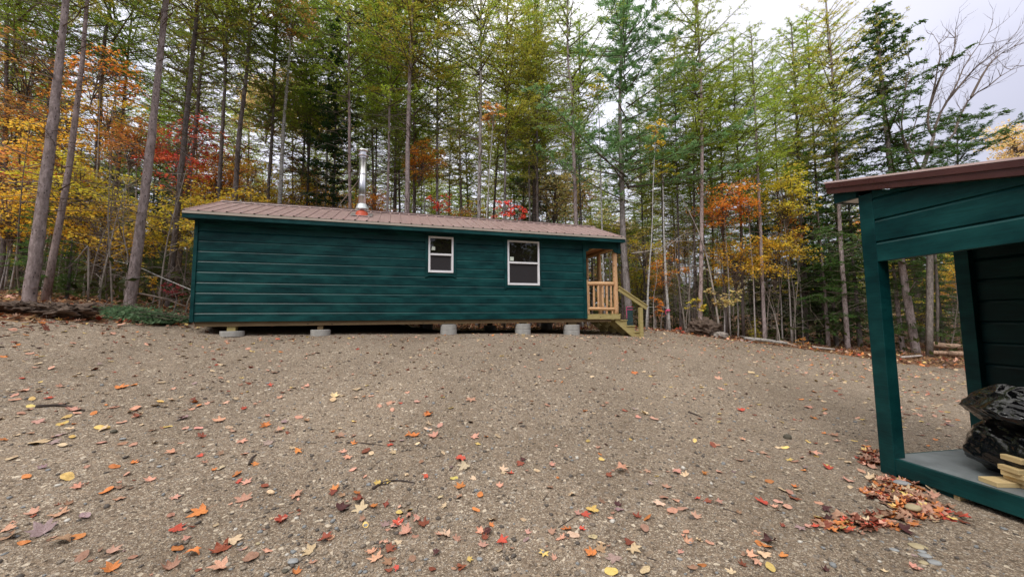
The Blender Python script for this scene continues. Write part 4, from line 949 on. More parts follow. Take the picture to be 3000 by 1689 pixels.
def px_tree(kind, Y, w, pix, label, col='green', bark='larch', top=None, H=None, crown=None, seed=0, group=None, wr=1.0, cat='tree', tname=None, stubs=10):
    """pix: trunk points in the photo, bottom to top, all at distance Y; extended down to the ground and up to height H"""
    P = [atY(x, y, Y) for x, y in pix]; d = P[0]-P[1]; d = d/max(1e-6, abs(d[2])) if d[2] < 0 else np.array([0, 0, -1.0])
    b = P[0].copy()
    for _ in range(6):
        g = GH(b[0], b[1]); b = P[0]+d*(P[0][2]-g)*0.999 if P[0][2] > g else np.array([P[0][0], P[0][1], g])
    b[2] = GH(b[0], b[1])
    r0 = w/FPX*Y/2
    if top: P.append(atY(top[0], top[1], Y))
    elif H:
        u = P[-1]-P[-2]; u = u/np.linalg.norm(u); need = H-(P[-1][2]-b[2])
        if need > 0.3: P.append(P[-1]+u*need/u[2])
    pts = [b]+[p for p in P if p[2] > b[2]+.25]
    taken.append((b[0], b[1]))
    return tree(tname or {'L': 'larch_tree', 'S': 'spruce_tree', 'F': 'fir_tree', 'B': 'birch_tree', 'P': 'pine_tree', 'H': 'hemlock_tree', 'D': 'dead_tree', 'C': 'sapling'}[kind], cat, label, b, pts, r0, r0*.25, crown, col, bark, None, group, seed, wr, stubs)
G1 = 'tall trees along the clearing edge'
T = [
 ('L', 7.6, 31, [(88, 860), (150, 400), (193, 0)], 'thickest larch at far left, leaning right, rooted behind the dark earth bank', 'green', 'mauve', None, 15, 'larch', 1),
 ('L', 8.2, 18, [(137, 850), (215, 400), (255, 0)], 'slim pinkish trunk leaning right, just right of the thickest left larch', 'gold', 'pink', None, 13, 'larch_sparse', 2),
 ('L', 9.2, 28, [(379, 893), (433, 500), (486, 0)], 'stout scaly larch leaning right between the far left and the cabin corner', 'lime', 'mauve', None, 16, 'larch', 0),
 ('L', 14, 15, [(278, 600), (303, 160), (325, 0)], 'dark forking larch showing between the slim pink trunk and stout scaly larch', 'green', 'dark', None, 17, 'larch', 1),
 ('L', 16, 9, [(355, 400), (374, 165), (391, 0)], 'thin dark larch with bare side twigs, upper left against sky', 'green', 'dark', None, 17, 'larch_sparse', 0),
 ('L', 12, 13, [(14, 500), (22, 50), (26, 0)], 'dark larch trunk at the extreme left edge', 'green', 'dark', None, 16, 'larch', 3),
 ('L', 14, 14, [(550, 560), (574, 372), (591, 174), (612, 0)], 'dark larch behind the left roof corner with red leaves before it', 'olive', 'dark', None, 16, 'larch', 0),
 ('L', 13.2, 14, [(640, 590), (649, 434), (659, 248), (668, 0)], 'dark larch rising behind the left end of the roof ridge', 'olive', 'dark', None, 16, 'larch', 4),
 ('L', 13, 16, [(688, 588), (702, 385), (719, 248), (731, 103), (740, 0)], 'grey larch with many long side limbs behind the roof, right of the ridge end', 'green', 'dark', None, 16, 'larch_sparse', 3),
 ('L', 15, 11, [(785, 596), (800, 331), (804, 228), (812, 0)], 'very dark straight trunk left of the white birch behind the roof', 'olive', 'dark', None, 15, 'larch', 1),
 ('B', 14, 14, [(820, 596), (831, 372), (847, 178), (855, 40)], 'white barked birch behind the roof, left of the stove chimney', 'rust', 'birch', None, None, 'maple_loose', 3),
 ('L', 18, 8, [(882, 596), (895, 331), (900, 100)], 'slender dark trunk, first one right of the white birch', 'olive', 'dark', None, 17, 'larch_sparse', 1),
 ('L', 17, 8, [(899, 596), (911, 331), (918, 100)], 'slender dark trunk, second one right of the white birch', 'green', 'dark', None, 16, 'larch', 2),
 ('L', 17, 8, [(953, 596), (961, 372), (968, 100)], 'slender mottled trunk under the narrow dark spruce, left one', 'green', 'grey', None, 16, 'larch', 3),
 ('S', 15, 10, [(976, 600), (984, 370)], 'narrow very dark spruce with pointed top left of chimney', 'dark', 'dark', (990, 28), None, 'spruce', 0),
 ('L', 13.5, 12, [(1025, 600), (1023, 300), (1021, 0)], 'straight pale larch trunk immediately left of the steel chimney', 'lime', 'pink', None, 17, 'larch', 0),
 ('L', 13.8, 10, [(1135, 620), (1141, 300), (1146, 0)], 'straight larch, first pale trunk right of the chimney', 'lime', 'larch', None, 16, 'larch', 1),
 ('L', 13, 18, [(1192, 625), (1198, 300), (1209, 0)], 'thickest larch behind the roof, second pale trunk right of chimney', 'gold', 'larch', None, 17, 'larch', 2),
 ('L', 15, 6, [(1212, 620), (1214, 200), (1217, 60)], 'very thin trunk hugging the right side of the thickest roof larch', 'green', 'dark', None, 13, 'larch', 3),
 ('L', 15, 10, [(1281, 628), (1281, 300), (1284, 60)], 'larch trunk rising behind the first scarlet leaf spray', 'green', 'grey', None, 16, 'larch', 0),
 ('L', 17, 6, [(1100, 560), (1106, 250), (1108, 0)], 'thin larch with airy crown between chimney and first pale trunk', 'lime', 'dark', None, 16, 'larch_sparse', 2),
 ('L', 17, 8, [(1155, 600), (1158, 426), (1165, 0)], 'dark trunk between the two pale trunks right of the chimney', 'green', 'dark', None, 17, 'larch', 1),
 ('L', 14, 13, [(1403, 640), (1408, 300), (1409, 20)], 'forking larch directly above the space between both cabin windows', 'lime', 'grey', None, 16, 'larch_sparse', 0),
 ('B', 13, 5, [(1425, 637), (1436, 480), (1446, 330)], 'thin pale birch pole beside the forking larch', 'rust', 'birch', None, None, 'maple_small', 1),
 ('L', 15, 9, [(1478, 642), (1482, 400), (1486, 60)], 'larch with sparse side twigs above the large window', 'gold', 'grey', None, 14.5, 'larch', 2),
 ('L', 16, 7, [(1552, 649), (1549, 400), (1550, 60)], 'left one of a close pair of trunks above the large window', 'lime', 'grey', None, 14, 'larch', 3),
 ('L', 15, 10, [(1575, 652), (1573, 400), (1573, 150)], 'right one of a close pair of trunks above the large window', 'gold', 'dark', None, 12.5, 'larch', 0),
 ('L', 14, 13, [(1688, 661), (1680, 400), (1676, 265), (1664, 180), (1662, 0)], 'pale larch with a kinked double stem over the right roof end', 'lime', 'larch', None, 14, 'larch_sparse', 1),
 ('L', 17, 6, [(1703, 655), (1695, 400), (1698, 100)], 'thin dark trunk just behind the kinked pale larch', 'green', 'dark', None, 14, 'larch_sparse', 2),
 ('B', 14, 6, [(1764, 673), (1756, 386), (1750, 250)], 'thin mottled birch left of the big pine', 'chart', 'birch', None, None, 'maple_small', 0),
 ('P', 14.5, 21, [(1845, 945), (1826, 690), (1822, 500), (1816, 290)], 'big dark pine with blue green crown behind the porch', 'pine', 'pine', (1828, -10), None, 'pine', 0),
 ('B', 13.2, 7, [(1893, 964), (1900, 820), (1909, 690), (1920, 396)], 'slender white birch right beside the porch handrail post', 'yellow', 'birch', None, None, 'maple_small', 2),
 ('B', 14, 9, [(1961, 963), (1950, 800), (1945, 662), (1942, 500)], 'speckled birch with pink tape round it right of the steps', 'chart', 'birch', None, None, 'maple_small', 1),
 ('L', 14, 14, [(2052, 951), (2056, 600), (2055, 290), (2041, 0)], 'tallest pale straight larch right of the porch steps', 'lime', 'pink', (2036, -70), None, 'larch', 2),
 ('L', 16, 9, [(1993, 945), (1988, 700), (1980, 400)], 'dark trunk between speckled birch and tall pale larch', 'olive', 'dark', (1975, 120), None, 'larch', 3),
 ('L', 16, 10, [(2035, 940), (2033, 500)], 'dark trunk close on the left of the tall pale larch', 'green', 'dark', (2030, 150), None, 'larch', 0),
 ('L', 18, 9, [(2089, 835), (2085, 500)], 'dark trunk behind the orange maple, right of the tall pale larch', 'green', 'dark', (2080, 260), None, 'larch_full', 1),
 ('L', 15.5, 8, [(2128, 970), (2118, 634), (2109, 314)], 'dark larch trunk passing through the orange maple leaves', 'green', 'dark', (2105, 200), None, 'larch', 1),
 ('L', 15, 9, [(2178, 978), (2170, 634), (2165, 500), (2153, 314)], 'slim dark larch right of the orange leaves, short rounded top', 'lime', 'dark', (2148, 125), None, 'larch', 2),
 ('L', 14.5, 12, [(2240, 980), (2229, 700), (2220, 500), (2208, 241)], 'clean reddish larch trunk left of the yellow maple', 'lime', 'larch', (2200, 95), None, 'larch_sparse', 1),
 ('L', 18, 7, [(2280, 640), (2270, 314)], 'thin trunk seen above the yellow maple crown', 'green', 'dark', (2262, 180), None, 'larch', 0),
 ('L', 16, 11, [(2345, 640), (2337, 400), (2326, 193)], 'larch with broad bright crown and level dead twigs above yellow maple', 'lime', 'dark', (2318, 75), None, 'larch', 3),
 ('L', 16, 9, [(2396, 620), (2391, 536), (2372, 193)], 'larch just right of the broad crowned one, slightly thinner', 'lime', 'dark', (2362, 60), None, 'larch', 1),
 ('L', 14.5, 13, [(2484, 1018), (2463, 707), (2454, 522), (2437, 193)], 'tall airy larch rising behind the left tip of the shed roof', 'gold', 'larch', (2420, 6), None, 'larch_sparse', 0),
 ('F', 15, 11, [(2426, 1005), (2418, 880), (2411, 790)], 'reddish trunk topped by dark fir boughs left of the shed', 'fir', 'larch', (2392, 560), None, 'fir', 0),
 ('F', 16, 12, [(2364, 985), (2362, 864)], 'shaded fir with dark trunk left of the reddish one', 'hem', 'dark', (2352, 600), None, 'fir', 1),
 ('H', 14, 20, [(2685, 1030), (2641, 765), (2611, 512), (2582, 241)], 'broad dark hemlock leaning left over the shed roof', 'hem', 'larch', (2566, 30), None, 'hemlock', 0),
 ('F', 14.5, 12, [(2645, 1030), (2625, 850), (2616, 770)], 'trunk close left of the hemlock seen through the shed opening', 'fir', 'larch', (2602, 600), None, 'fir', 2),
]
for i, (k, Y, w, pix, lab, col, bark, top, H, crown, sd_) in enumerate(T):
    if crown and crown.startswith('maple'):
        e = px_tree(k, Y, w, pix, lab, col, bark, None, None, None, sd_+i*4, None)
        me, Hp = PROTO[crown][sd_ % len(PROTO[crown])]; c = link('crown', me, e); tp = atY(pix[-1][0], pix[-1][1], Y)-np.array(e.location); c.location = tp; c.color = (*FCOL[col], 1); c.scale = (1, 1, 1)
    else:
        px_tree(k, Y, w, pix, lab, col, bark, top, H, crown, sd_, None, wr=1.4 if k == 'H' else 1.0)
e = px_tree('L', 18.5, 8, [(905, 600), (900, 300), (890, 150)], 'rust brown crowned larch behind the white birch', 'brown', 'dark', None, 15, 'larch_full', 2)
# small pine on the skyline above the shed roof, yellow tree at the right edge
px_tree('P', 20, 10, [(2812, 700), (2806, 500)], 'short bushy pine standing alone above the shed roof', 'hem', 'dark', (2804, 345), None, 'pine', 1)
def maple_px(px, py, rpx, Y, col, label, proto='maple', seed=0, bark='grey', w=5, name='maple_tree', cat='tree', group=None, dx=0, wr=1.0):
    c = atY(px, py, Y); R_ = rpx/FPX*Y; g = GH(c[0]+dx, c[1]); b = np.array([c[0]+dx, c[1], g])
    mid = (b+c)/2+np.array([.08, .05, 0]); taken.append((b[0], b[1]))
    return tree(name, cat, label, b, [b, mid, c], max(.012, w/FPX*Y/2), max(.006, w/FPX*Y/5), proto, col, bark, R_, group, seed, wr, 4, 6)
MP = [(600, 560, 70, 15.5, 'yellow', 'low yellow maple just behind the left roof corner', 'maple', 1), (690, 470, 70, 18, 'orange', 'orange maple deeper behind the left ridge end', 'maple_loose', 1), (770, 590, 60, 15.5, 'chart', 'yellow green maple low behind the roof, left of white birch', 'maple', 2),
 (930, 560, 60, 18, 'yellow', 'yellow maple behind the slender dark trunks left of chimney', 'maple', 3), (990, 590, 45, 17, 'pale', 'pale yellow sapling crown behind the pointed spruce foot', 'maple_loose', 2), (210, 330, 90, 12.5, 'orange', 'orange maple behind the slim pink trunk, upper left', 'maple_loose', 0), (60, 350, 90, 12, 'rust', 'russet maple at the far left below the large orange crown', 'maple', 4),
 (95, 200, 150, 12.5, 'rust', 'large orange maple crown at the upper far left', 'maple_loose', 0), (60, 520, 130, 11.5, 'rust', 'rusty orange maple below the large orange one at far left', 'maple', 1),
 (295, 205, 95, 11.5, 'orange', 'orange maple spray between the two leaning left trunks and dark larch', 'maple_loose', 2), (20, 600, 110, 9.5, 'yellow', 'yellow leafed maple at the left edge, mid height', 'maple', 3),
 (235, 560, 130, 11, 'chart', 'yellow green maple between slim pink trunk and stout larch', 'maple', 4), (300, 680, 120, 10.8, 'yellow', 'low bright yellow maple left of the stout scaly larch', 'maple', 0),
 (160, 430, 110, 12, 'yellow', 'golden maple between the thickest larch and slim pink trunk', 'maple', 1), (330, 320, 100, 12.5, 'yellow', 'yellow maple high between the left trunks', 'maple_loose', 0),
 (400, 420, 90, 12.5, 'rust', 'russet maple directly left of the stout larch trunk', 'maple', 2), (520, 470, 100, 12.5, 'red', 'deep red maple between stout larch and cabin roof corner', 'maple_loose', 1),
 (500, 640, 110, 12.5, 'chart', 'yellow green maple filling the gap left of the cabin', 'maple', 3), (560, 400, 90, 13, 'red', 'red maple twigs above the left roof corner', 'maple_loose', 2),
 (640, 520, 80, 14.5, 'orange', 'orange maple behind the left end of the ridge', 'maple', 4), (735, 540, 90, 16, 'yellow', 'yellow maple behind the roof left of the white birch', 'maple', 0),
 (860, 560, 60, 17, 'chart', 'small yellow maple right of the white birch', 'maple_loose', 1), (800, 300, 110, 21, 'gold', 'tall golden tree glowing against sky behind the white birch', 'maple', 2),
 (930, 330, 90, 24, 'pale', 'pale gold tree against the sky left of chimney', 'maple', 3), (1090, 590, 55, 15, 'orange', 'orange maple just right of the chimney foot', 'maple', 3),
 (1240, 470, 66, 14.6, 'orange', 'orange maple between the thickest roof larch and first scarlet spray', 'maple', 4), (1287, 592, 40, 13.2, 'scarlet', 'scarlet leaf spray above the ridge, left of two', 'maple_small', 0),
 (1475, 612, 42, 13.2, 'scarlet', 'scarlet leaf spray above the ridge, right of two', 'maple_small', 1), (1520, 630, 28, 13.2, 'scarlet', 'small scarlet sprig trailing right of the right scarlet spray', 'maple_small', 2),
 (1390, 610, 40, 16, 'chart', 'small yellow maple over the ridge between the scarlet sprays', 'maple_small', 1), (1700, 560, 60, 19, 'rust', 'brownish maple behind the kinked larch', 'maple_loose', 0),
 (1890, 720, 70, 15.5, 'chart', 'yellow green maple behind the porch corner', 'maple_loose', 1), (1945, 790, 60, 14.3, 'orange', 'russet maple between slender white birch and speckled birch', 'maple_loose', 2),
 (2010, 700, 60, 17, 'yellow', 'thin yellow maple behind the dark trunk right of steps', 'maple_loose', 0), (2118, 590, 85, 14.7, 'orange', 'bright orange maple right of the tall pale larch', 'maple', 1),
 (2190, 600, 45, 14.4, 'orange', 'small vivid orange spray between two dark larches', 'maple_loose', 1), (2150, 760, 95, 15.2, 'yellow', 'golden maple below the bright orange one', 'maple', 2),
 (2290, 560, 95, 14.9, 'chart', 'bright yellow maple crown right of the clean reddish trunk', 'maple', 3), (2275, 740, 90, 15.3, 'yellow', 'golden yellow maple under the bright yellow crown', 'maple', 4),
 (2330, 660, 60, 15.6, 'orange', 'orange tinged maple left of the dark firs', 'maple_loose', 2), (2115, 868, 48, 13.6, 'pale', 'little maple sapling with large pale yellow leaves by the root ball', 'maple_small', 0),
 (2040, 890, 30, 14, 'chart', 'small yellow green sapling at the foot of the tall pale larch', 'maple_small', 1), (1915, 900, 30, 13.6, 'orange', 'few orange leaves on a twig behind the handrail post', 'maple_small', 2),
 (2975, 415, 90, 30, 'pale', 'pale golden tree at the right edge above the shed roof', 'maple', 2), (505, 845, 34, 9.6, 'crimson', 'small crimson shrub beside the left cabin corner', 'maple_small', 0),
 (440, 830, 22, 9.6, 'yellow', 'yellow sapling sprig right of the stout larch foot', 'maple_small', 2), (1988, 968, 16, 13.2, 'red', 'tiny red brown shrub on the ground by the speckled birch', 'maple_small', 1),
 (2700, 900, 60, 18, 'chart', 'yellow maple seen through the shed opening', 'maple_loose', 0), (2350, 1000, 18, 14.2, 'rust', 'rust coloured dead fern clump on the ground left of the shed', 'maple_small', 1)]
for i, (px, py, rp, Y, col, lab, pr, sd_) in enumerate(MP):
    if col == 'gold': FCOL['gold']
    maple_px(px, py, rp, Y, {'gold': 'pale'}.get(col, col), lab, pr, sd_, name='maple_sapling' if pr == 'maple_small' else 'maple_tree', cat='sapling' if pr == 'maple_small' else 'tree')
# low firs
FR = [(105, 800, 70, 8.4, 'fir', 'soft young fir in front of the thickest left larch', 0, 560), (200, 840, 60, 9.0, 'fir', 'young fir between the two leftmost leaning trunks and stout larch', 1, 700),
 (2330, 985, 60, 16.5, 'hem', 'dark fir behind the reddish trunks left of the shed', 2, 560), (2450, 1000, 60, 16, 'fir', 'fir with light green boughs beside the shed post', 0, 540),
 (2400, 980, 60, 18, 'dark', 'dark fir above the left tip of the shed roof', 1, 440), (2240, 990, 40, 18, 'dark', 'little dark spruce in the yellow leaves', 2, 540),
 (2520, 1010, 60, 15.5, 'hem', 'fir half hidden behind the shed corner post', 2, 480), (2480, 1010, 60, 18, 'hem', 'tall fir behind the airy larch', 0, 330),
 (2215, 990, 30, 15, 'chart', 'low yellow green fir tuft behind the whitish fallen log', 1, 940), (2060, 960, 30, 15.5, 'fir', 'low fir behind the root ball', 0, 870),
 (2765, 1030, 40, 16, 'hem', 'fir behind the log pile in the shed opening', 1, 560), (2700, 990, 40, 19, 'hem', 'fir low behind the hemlock trunk', 2, 480)]
for (px, py, rp, Y, col, lab, sd_, ty) in FR:
    p = atY(px, py, Y); g = GH(p[0], p[1]); b = np.array([p[0], p[1], g]); t_ = atY(px, ty, Y); h = max(1.0, t_[2]-g); taken.append((b[0], b[1]))
    tree('fir_tree', 'tree', lab, b, [b, b+np.array([0, 0, h])], .03+h*.008, .01, 'fir', col, 'dark', None, None, sd_, 1.0 if h > 3 else 1.4, 4, 6)

# bare leafless hardwood arching over the shed
rB = random.Random(4)
def bare_tree(Y, label, limbs, r0, depth=2):
    base = atY(*limbs[0][0], Y); g = GH(base[0], base[1]); o = np.array([base[0], base[1], g]); e = empty('bare_tree', o, 0, label, 'tree')
    m1 = MB(); m2 = MB()
    def grow(p, d, l, r_, dep):
        n = 4; pts = [p]; 
        for k in range(n):
            d = (d+Vector((rB.gauss(0, .10), rB.gauss(0, .10), rB.gauss(.03, .08)))).normalized(); pts.append(pts[-1]+d*(l/n))
        m2.tube(pts, [r_*(1-k/n*.75) for k in range(n+1)], 4, cap=False)
        if dep > 0:
            for k in range(1, n+1):
                for _ in range(2 if dep > 1 else 1):
                    if rB.random() < .85:
                        a = Vector((rB.gauss(0, .5), rB.gauss(0, .5), rB.gauss(.25, .35))); grow(pts[k], (d+a).normalized(), l*rB.uniform(.35, .6), r_*.5, dep-1)
    for li, limb in enumerate(limbs):
        yy = [Y+(0 if li == 0 else (rB.uniform(-.9, .9)*k/len(limb))) for k in range(len(limb))]
        P = [Vector(atY(x, y, yy[k])-o) for k, (x, y) in enumerate(limb)]
        if li == 0: P = [Vector((0, 0, -.1))]+P[1:]
        pts = smooth_path(P, 10); rr = r0 if li == 0 else r0*.42
        tgt = m1 if li == 0 else m2
        tgt.tube(pts, [rr*(1-.55*k/9) if li == 0 else rr*(1-.85*k/9) for k in range(10)], 8 if li == 0 else 5, wob=.08, seed=li)
        if li:
            for k in range(2, 10):
                d = (Vector(pts[k])-Vector(pts[k-1])).normalized()
                for _ in range(2):
                    a = Vector((rB.gauss(0, .45), rB.gauss(0, .45), rB.gauss(.1, .4))); grow(Vector(pts[k]), (d+a).normalized(), rB.uniform(.4, 1.0)*Y/13, rr*.28, 1)
    t = m1.build('trunk', M['bark'], e, smooth=True); t.color = (.24, .21, .19, 1); m2.build('branches', M['twig'], e)
    return e
z5 = lambda x, y: (2000+x*.48286, y*.48286)
bare_tree(13, 'leafless grey hardwood with long limbs sweeping right over the shed roof', [[(2722, 1040), (2723, 900), (2724, 752), (2702, 560), z5(1450, 1040), z5(1500, 900), z5(1522, 830)],
  [z5(1522, 830), z5(1488, 760), z5(1495, 660), z5(1530, 520), z5(1545, 420), z5(1565, 300), z5(1520, 210)], [z5(1522, 830), z5(1545, 730), z5(1600, 620), z5(1660, 520), z5(1700, 420), z5(1770, 310), z5(1855, 200)],
  [z5(1495, 660), z5(1560, 480), z5(1640, 330), z5(1655, 180)], [z5(1600, 620), z5(1700, 500), z5(1790, 400), z5(1960, 270)],
  [z5(1500, 900), z5(1620, 860), z5(1690, 690), z5(1750, 590), z5(1860, 520), z5(1960, 440), z5(2065, 400)], [z5(1750, 590), z5(1830, 440), z5(1900, 350), z5(2010, 280)], [z5(1450, 1040), z5(1400, 950), z5(1330, 800), z5(1350, 560), z5(1380, 380)]], .10)
bare_tree(13.6, 'thin grey leafless stem between the hemlock and the arching bare tree', [[(2742, 1010), (2742, 752), (2690, 560), (2671, 502), (2655, 440), (2640, 380)], [(2671, 502), (2640, 390), (2632, 300), (2640, 220)], [(2655, 440), (2690, 330), (2700, 240), (2710, 170)], [(2640, 380), (2600, 320), (2590, 250)]], .045)
for ee in [o for o in bpy.data.objects if o.name.startswith('bare_tree')]: taken.append((ee.location.x, ee.location.y))

# the forest behind: many trees
def free(x, y, d): return all((x-a)**2+(y-b)**2 > d*d for a, b in taken)
GB = 'background trees deeper in the forest'
cnt = 0; tries = 0
spec = [('larch_tree', 'larch', .39, 'tall green larch deeper in the forest, crown mixed among others'), ('larch_tree', 'larch_sparse', .06, 'tall thin crowned larch deeper in the forest behind the clearing'),
        ('larch_tree', 'larch_full', .13, 'larch with low yellow green boughs deeper in the forest'), ('spruce_tree', 'spruce', .13, 'dark spruce standing deeper in the forest between paler trees'),
        ('fir_tree', 'fir', .15, 'small dark fir filling the forest understorey'), ('maple_tree', 'maple', .14, 'autumn coloured maple deeper in the forest understorey')]
CMAP = {'larch': ['green', 'lime', 'green', 'olive', 'gold'], 'larch_sparse': ['lime', 'green', 'gold'], 'larch_full': ['green', 'olive', 'lime'], 'spruce': ['dark', 'dark', 'hem'], 'fir': ['fir', 'hem', 'dark'], 'maple': ['yellow', 'orange', 'chart', 'pale', 'chart', 'rust']}
while cnt < 300 and tries < 20000:
    tries += 1
    near = cnt < 62 or cnt > 268
    az = rngF.uniform(-56, 56); Y = rngF.uniform(10.5, 24) if near else rngF.uniform(19, 48)
    x = Y*tan(radians(az)); 
    if abs(x) > 75: continue
    s = float(sdf_yard(np.array([x]), np.array([Y]))[0])
    if s < (3.6 if x > -8 else 2.2): continue
    if x > 6 and Y < 17: continue
    if not free(x, Y, 1.25 if near else 1.9): continue
    k = rngF.choice(len(spec), p=[q[2] for q in spec]); nm, pr, _, lab = spec[k]
    adeg = math.degrees(atan2(x, Y))
    if -38 < adeg < -8 and (pr in ('larch_full', 'spruce', 'fir') and Y < 30 and rngF.random() < .8): continue
    if -38 < adeg < -8 and pr == 'larch' and Y < 20: continue
    if near and pr in ('larch', 'larch_full') and rngF.random() < .3: continue
    g = GH(x, Y); b = np.array([x, Y, g]); cnt += 1; taken.append((x, Y)); cl_ = CMAP[pr][rngF.integers(len(CMAP[pr]))]
    if x < -7 and pr == 'maple': cl_ = ['orange', 'yellow', 'yellow', 'chart', 'rust'][rngF.integers(5)]
    hmax = 17 if x < 4 else 13.3
    if pr == 'maple':
        h = rngF.uniform(2.0, 6.5); c = b+np.array([rngF.normal(0, .2), 0, h]); tree(nm, 'tree', lab, b, [b, (b+c)/2, c], .035, .015, pr, cl_, 'grey', rngF.uniform(1.0, 1.9), GB, int(rngF.integers(1000)), 1.0, 2, 5)
    else:
        H = {'larch': rngF.uniform(.78, 1)*hmax, 'larch_sparse': rngF.uniform(.8, 1)*hmax, 'larch_full': rngF.uniform(8, 12.5), 'spruce': rngF.uniform(6, 13), 'fir': rngF.uniform(2.5, 8)}[pr]
        if x > 12: H = min(H, 11.5)
        if x > 18: H = min(H, 8.5)
        if x > 26: H *= .7
        lean = np.array([rngF.normal(0, .02)*H, rngF.normal(0, .02)*H, H]); rr = .02+H*.0043*rngF.uniform(.7, 1.2)
        tree(nm, 'tree', lab, b, [b, b+lean*.5, b+lean], rr, rr*.25, pr, cl_, 'dark' if rngF.random() < .6 else 'larch', None, GB, int(rngF.integers(1000)), 1.0, 8, 6)
# bare poles and saplings near the edge
GS = 'thin bare saplings at the forest edge'
def sapling_mesh(seed, H):
    r = random.Random(seed); m_ = MB(); p = Vector((0, 0, -.1)); d = Vector((r.gauss(0, .06), r.gauss(0, .06), 1)); pts = [p]
    for k in range(7): d = (d+Vector((r.gauss(0, .07), r.gauss(0, .07), 0))).normalized(); pts.append(pts[-1]+d*(H/7))
    m_.tube(pts, [.022*(1-k/8) for k in range(8)], 5, cap=False)
    for k in range(2, 8):
        for _ in range(4):
            a = r.uniform(0, 6.28); v = Vector((cos(a), sin(a), r.uniform(-.1, .7))); l = r.uniform(.25, .9); q = pts[k]+(pts[k]-pts[k-1])*r.random()*-.9
            m_.tube([q, q+v*l*.5, q+v*l+Vector((0, 0, r.gauss(0, .08)))], [.007, .004, .0015], 3, cap=False)
            w = q+v*l*.5; m_.tube([w, w+Vector((r.gauss(0, .2), r.gauss(0, .2), r.gauss(.05, .12)))], [.003, .001], 3, cap=False)
    return m_
SAPM = []
for i in range(5):
    o = sapling_mesh(50+i, 3.6).build('stem', M['twig'] if i % 2 else M['twig_pale'], None); SAPM.append(o.data); bpy.data.objects.remove(o)
sp_list = [(293, 870, 9.4), (255, 880, 9.6), (330, 885, 9.3), (318, 872, 9.8), (365, 870, 9.9), (545, 869, 10.2), (475, 860, 10.5), (250, 780, 11), (70, 800, 8.6), (1915, 960, 13.4), (2010, 965, 14.6), (2140, 985, 14.6), (2285, 1000, 14.6), (2272, 1000, 15), (2330, 990, 15.2), (2205, 980, 16), (2103, 955, 14.2)]
for i, (px, py, Y) in enumerate(sp_list):
    p = atY(px, py, Y); e = empty('sapling', (p[0], p[1], GH(p[0], p[1])), random.Random(i).uniform(0, 6), 'thin bare grey sapling stem at the forest edge', 'sapling', GS); o = link('stem', SAPM[i % 5], e); s = random.Random(i+9).uniform(.7, 1.5); o.scale = (1, 1, s)
k = 0
while k < 70:
    az = rngF.uniform(-52, 50); Y = rngF.uniform(10, 21); x = Y*tan(radians(az)); s = float(sdf_yard(np.array([x]), np.array([Y]))[0])
    if s < 1.0 or s > 7: continue
    k += 1; e = empty('sapling', (x, Y, GH(x, Y)), rngF.uniform(0, 6), 'thin bare grey sapling stem at the forest edge', 'sapling', GS); o = link('stem', SAPM[k % 5], e); o.scale = (1.1, 1.1, rngF.uniform(.6, 1.7))

# distant wood: too far and dense to count
parts = []; r = np.random.default_rng(77); C_ = []; U_ = []; V_ = []
for k in range(560):
    az = radians(r.uniform(-64, 60)) if k < 340 else radians(r.uniform(60, 296)); D = r.uniform(62, 100) if k < 340 else r.uniform(24, 45); x = D*sin(az); y = D*cos(az); g = 2.0; H = r.uniform(9, 15) if az < .35 or k >= 340 else r.uniform(4, 8); n = 460
    z = r.uniform(0.02, 1, n)**1.1; rad = 2.6*(1-z)**.7*np.sqrt(r.uniform(0, 1, n)); a = r.uniform(0, 6.28, n)
    C_.append(np.stack([x+rad*np.cos(a), y+rad*np.sin(a), g+z*H], 1))
C_ = np.concatenate(C_); n = len(C_); U_ = unit(r.normal(0, 1, (n, 3)))*.32; V_ = unit(np.cross(U_, r.normal(0, 1, (n, 3))))*.2
v, f = orient_quads(C_, U_, V_); o = link('distant_wood', np_mesh('distant_wood', v, f, M['foliage'])); o.color = (.10, .13, .035, 1); tag(o, 'far off wood closing the view between the nearer trunks', 'wood', kind='stuff')
# forest undergrowth: tangle of dead twigs and ferny growth in the shade
P0_ = []; P1_ = []
for k in range(9000):
    az = r.uniform(-54, 54); Y = r.uniform(9.5, 30); x = Y*tan(radians(az)); P0_.append((x, Y))
P0_ = np.array(P0_); s = sdf_yard(P0_[:, 0], P0_[:, 1]); P0_ = P0_[s > .8]; n = len(P0_); g = GHn(P0_[:, 0], P0_[:, 1]); a0 = np.stack([P0_[:, 0], P0_[:, 1], g+r.uniform(0, 1.8, n)**1.3], 1)
dr = unit(r.normal(0, 1, (n, 3))*np.array([1, 1, .7])); a1 = a0+dr*r.uniform(.3, 1.3, n)[:, None]; a1[:, 2] = np.maximum(a1[:, 2], g+.02)
v, f = strips(a0, a1, np.full(n, .006), np.full(n, .002)); o = link('dead_twigs', np_mesh('dead_twigs', v, f, M['twig'])); tag(o, 'tangle of dead twigs in the shaded undergrowth', 'undergrowth', kind='stuff')
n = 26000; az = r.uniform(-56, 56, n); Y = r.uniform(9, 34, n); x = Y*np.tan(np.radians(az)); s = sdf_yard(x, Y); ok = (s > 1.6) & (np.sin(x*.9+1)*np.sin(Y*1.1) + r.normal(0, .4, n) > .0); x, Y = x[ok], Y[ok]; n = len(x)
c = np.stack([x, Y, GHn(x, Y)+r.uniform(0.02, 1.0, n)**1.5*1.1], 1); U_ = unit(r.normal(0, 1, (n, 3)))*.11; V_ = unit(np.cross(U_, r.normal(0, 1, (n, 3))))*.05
v, f = orient_quads(c, U_, V_); o = link('undergrowth', np_mesh('undergrowth', v, f, M['foliage'])); o.color = (.07, .085, .025, 1); tag(o, 'low green undergrowth on the forest floor', 'undergrowth', kind='stuff')
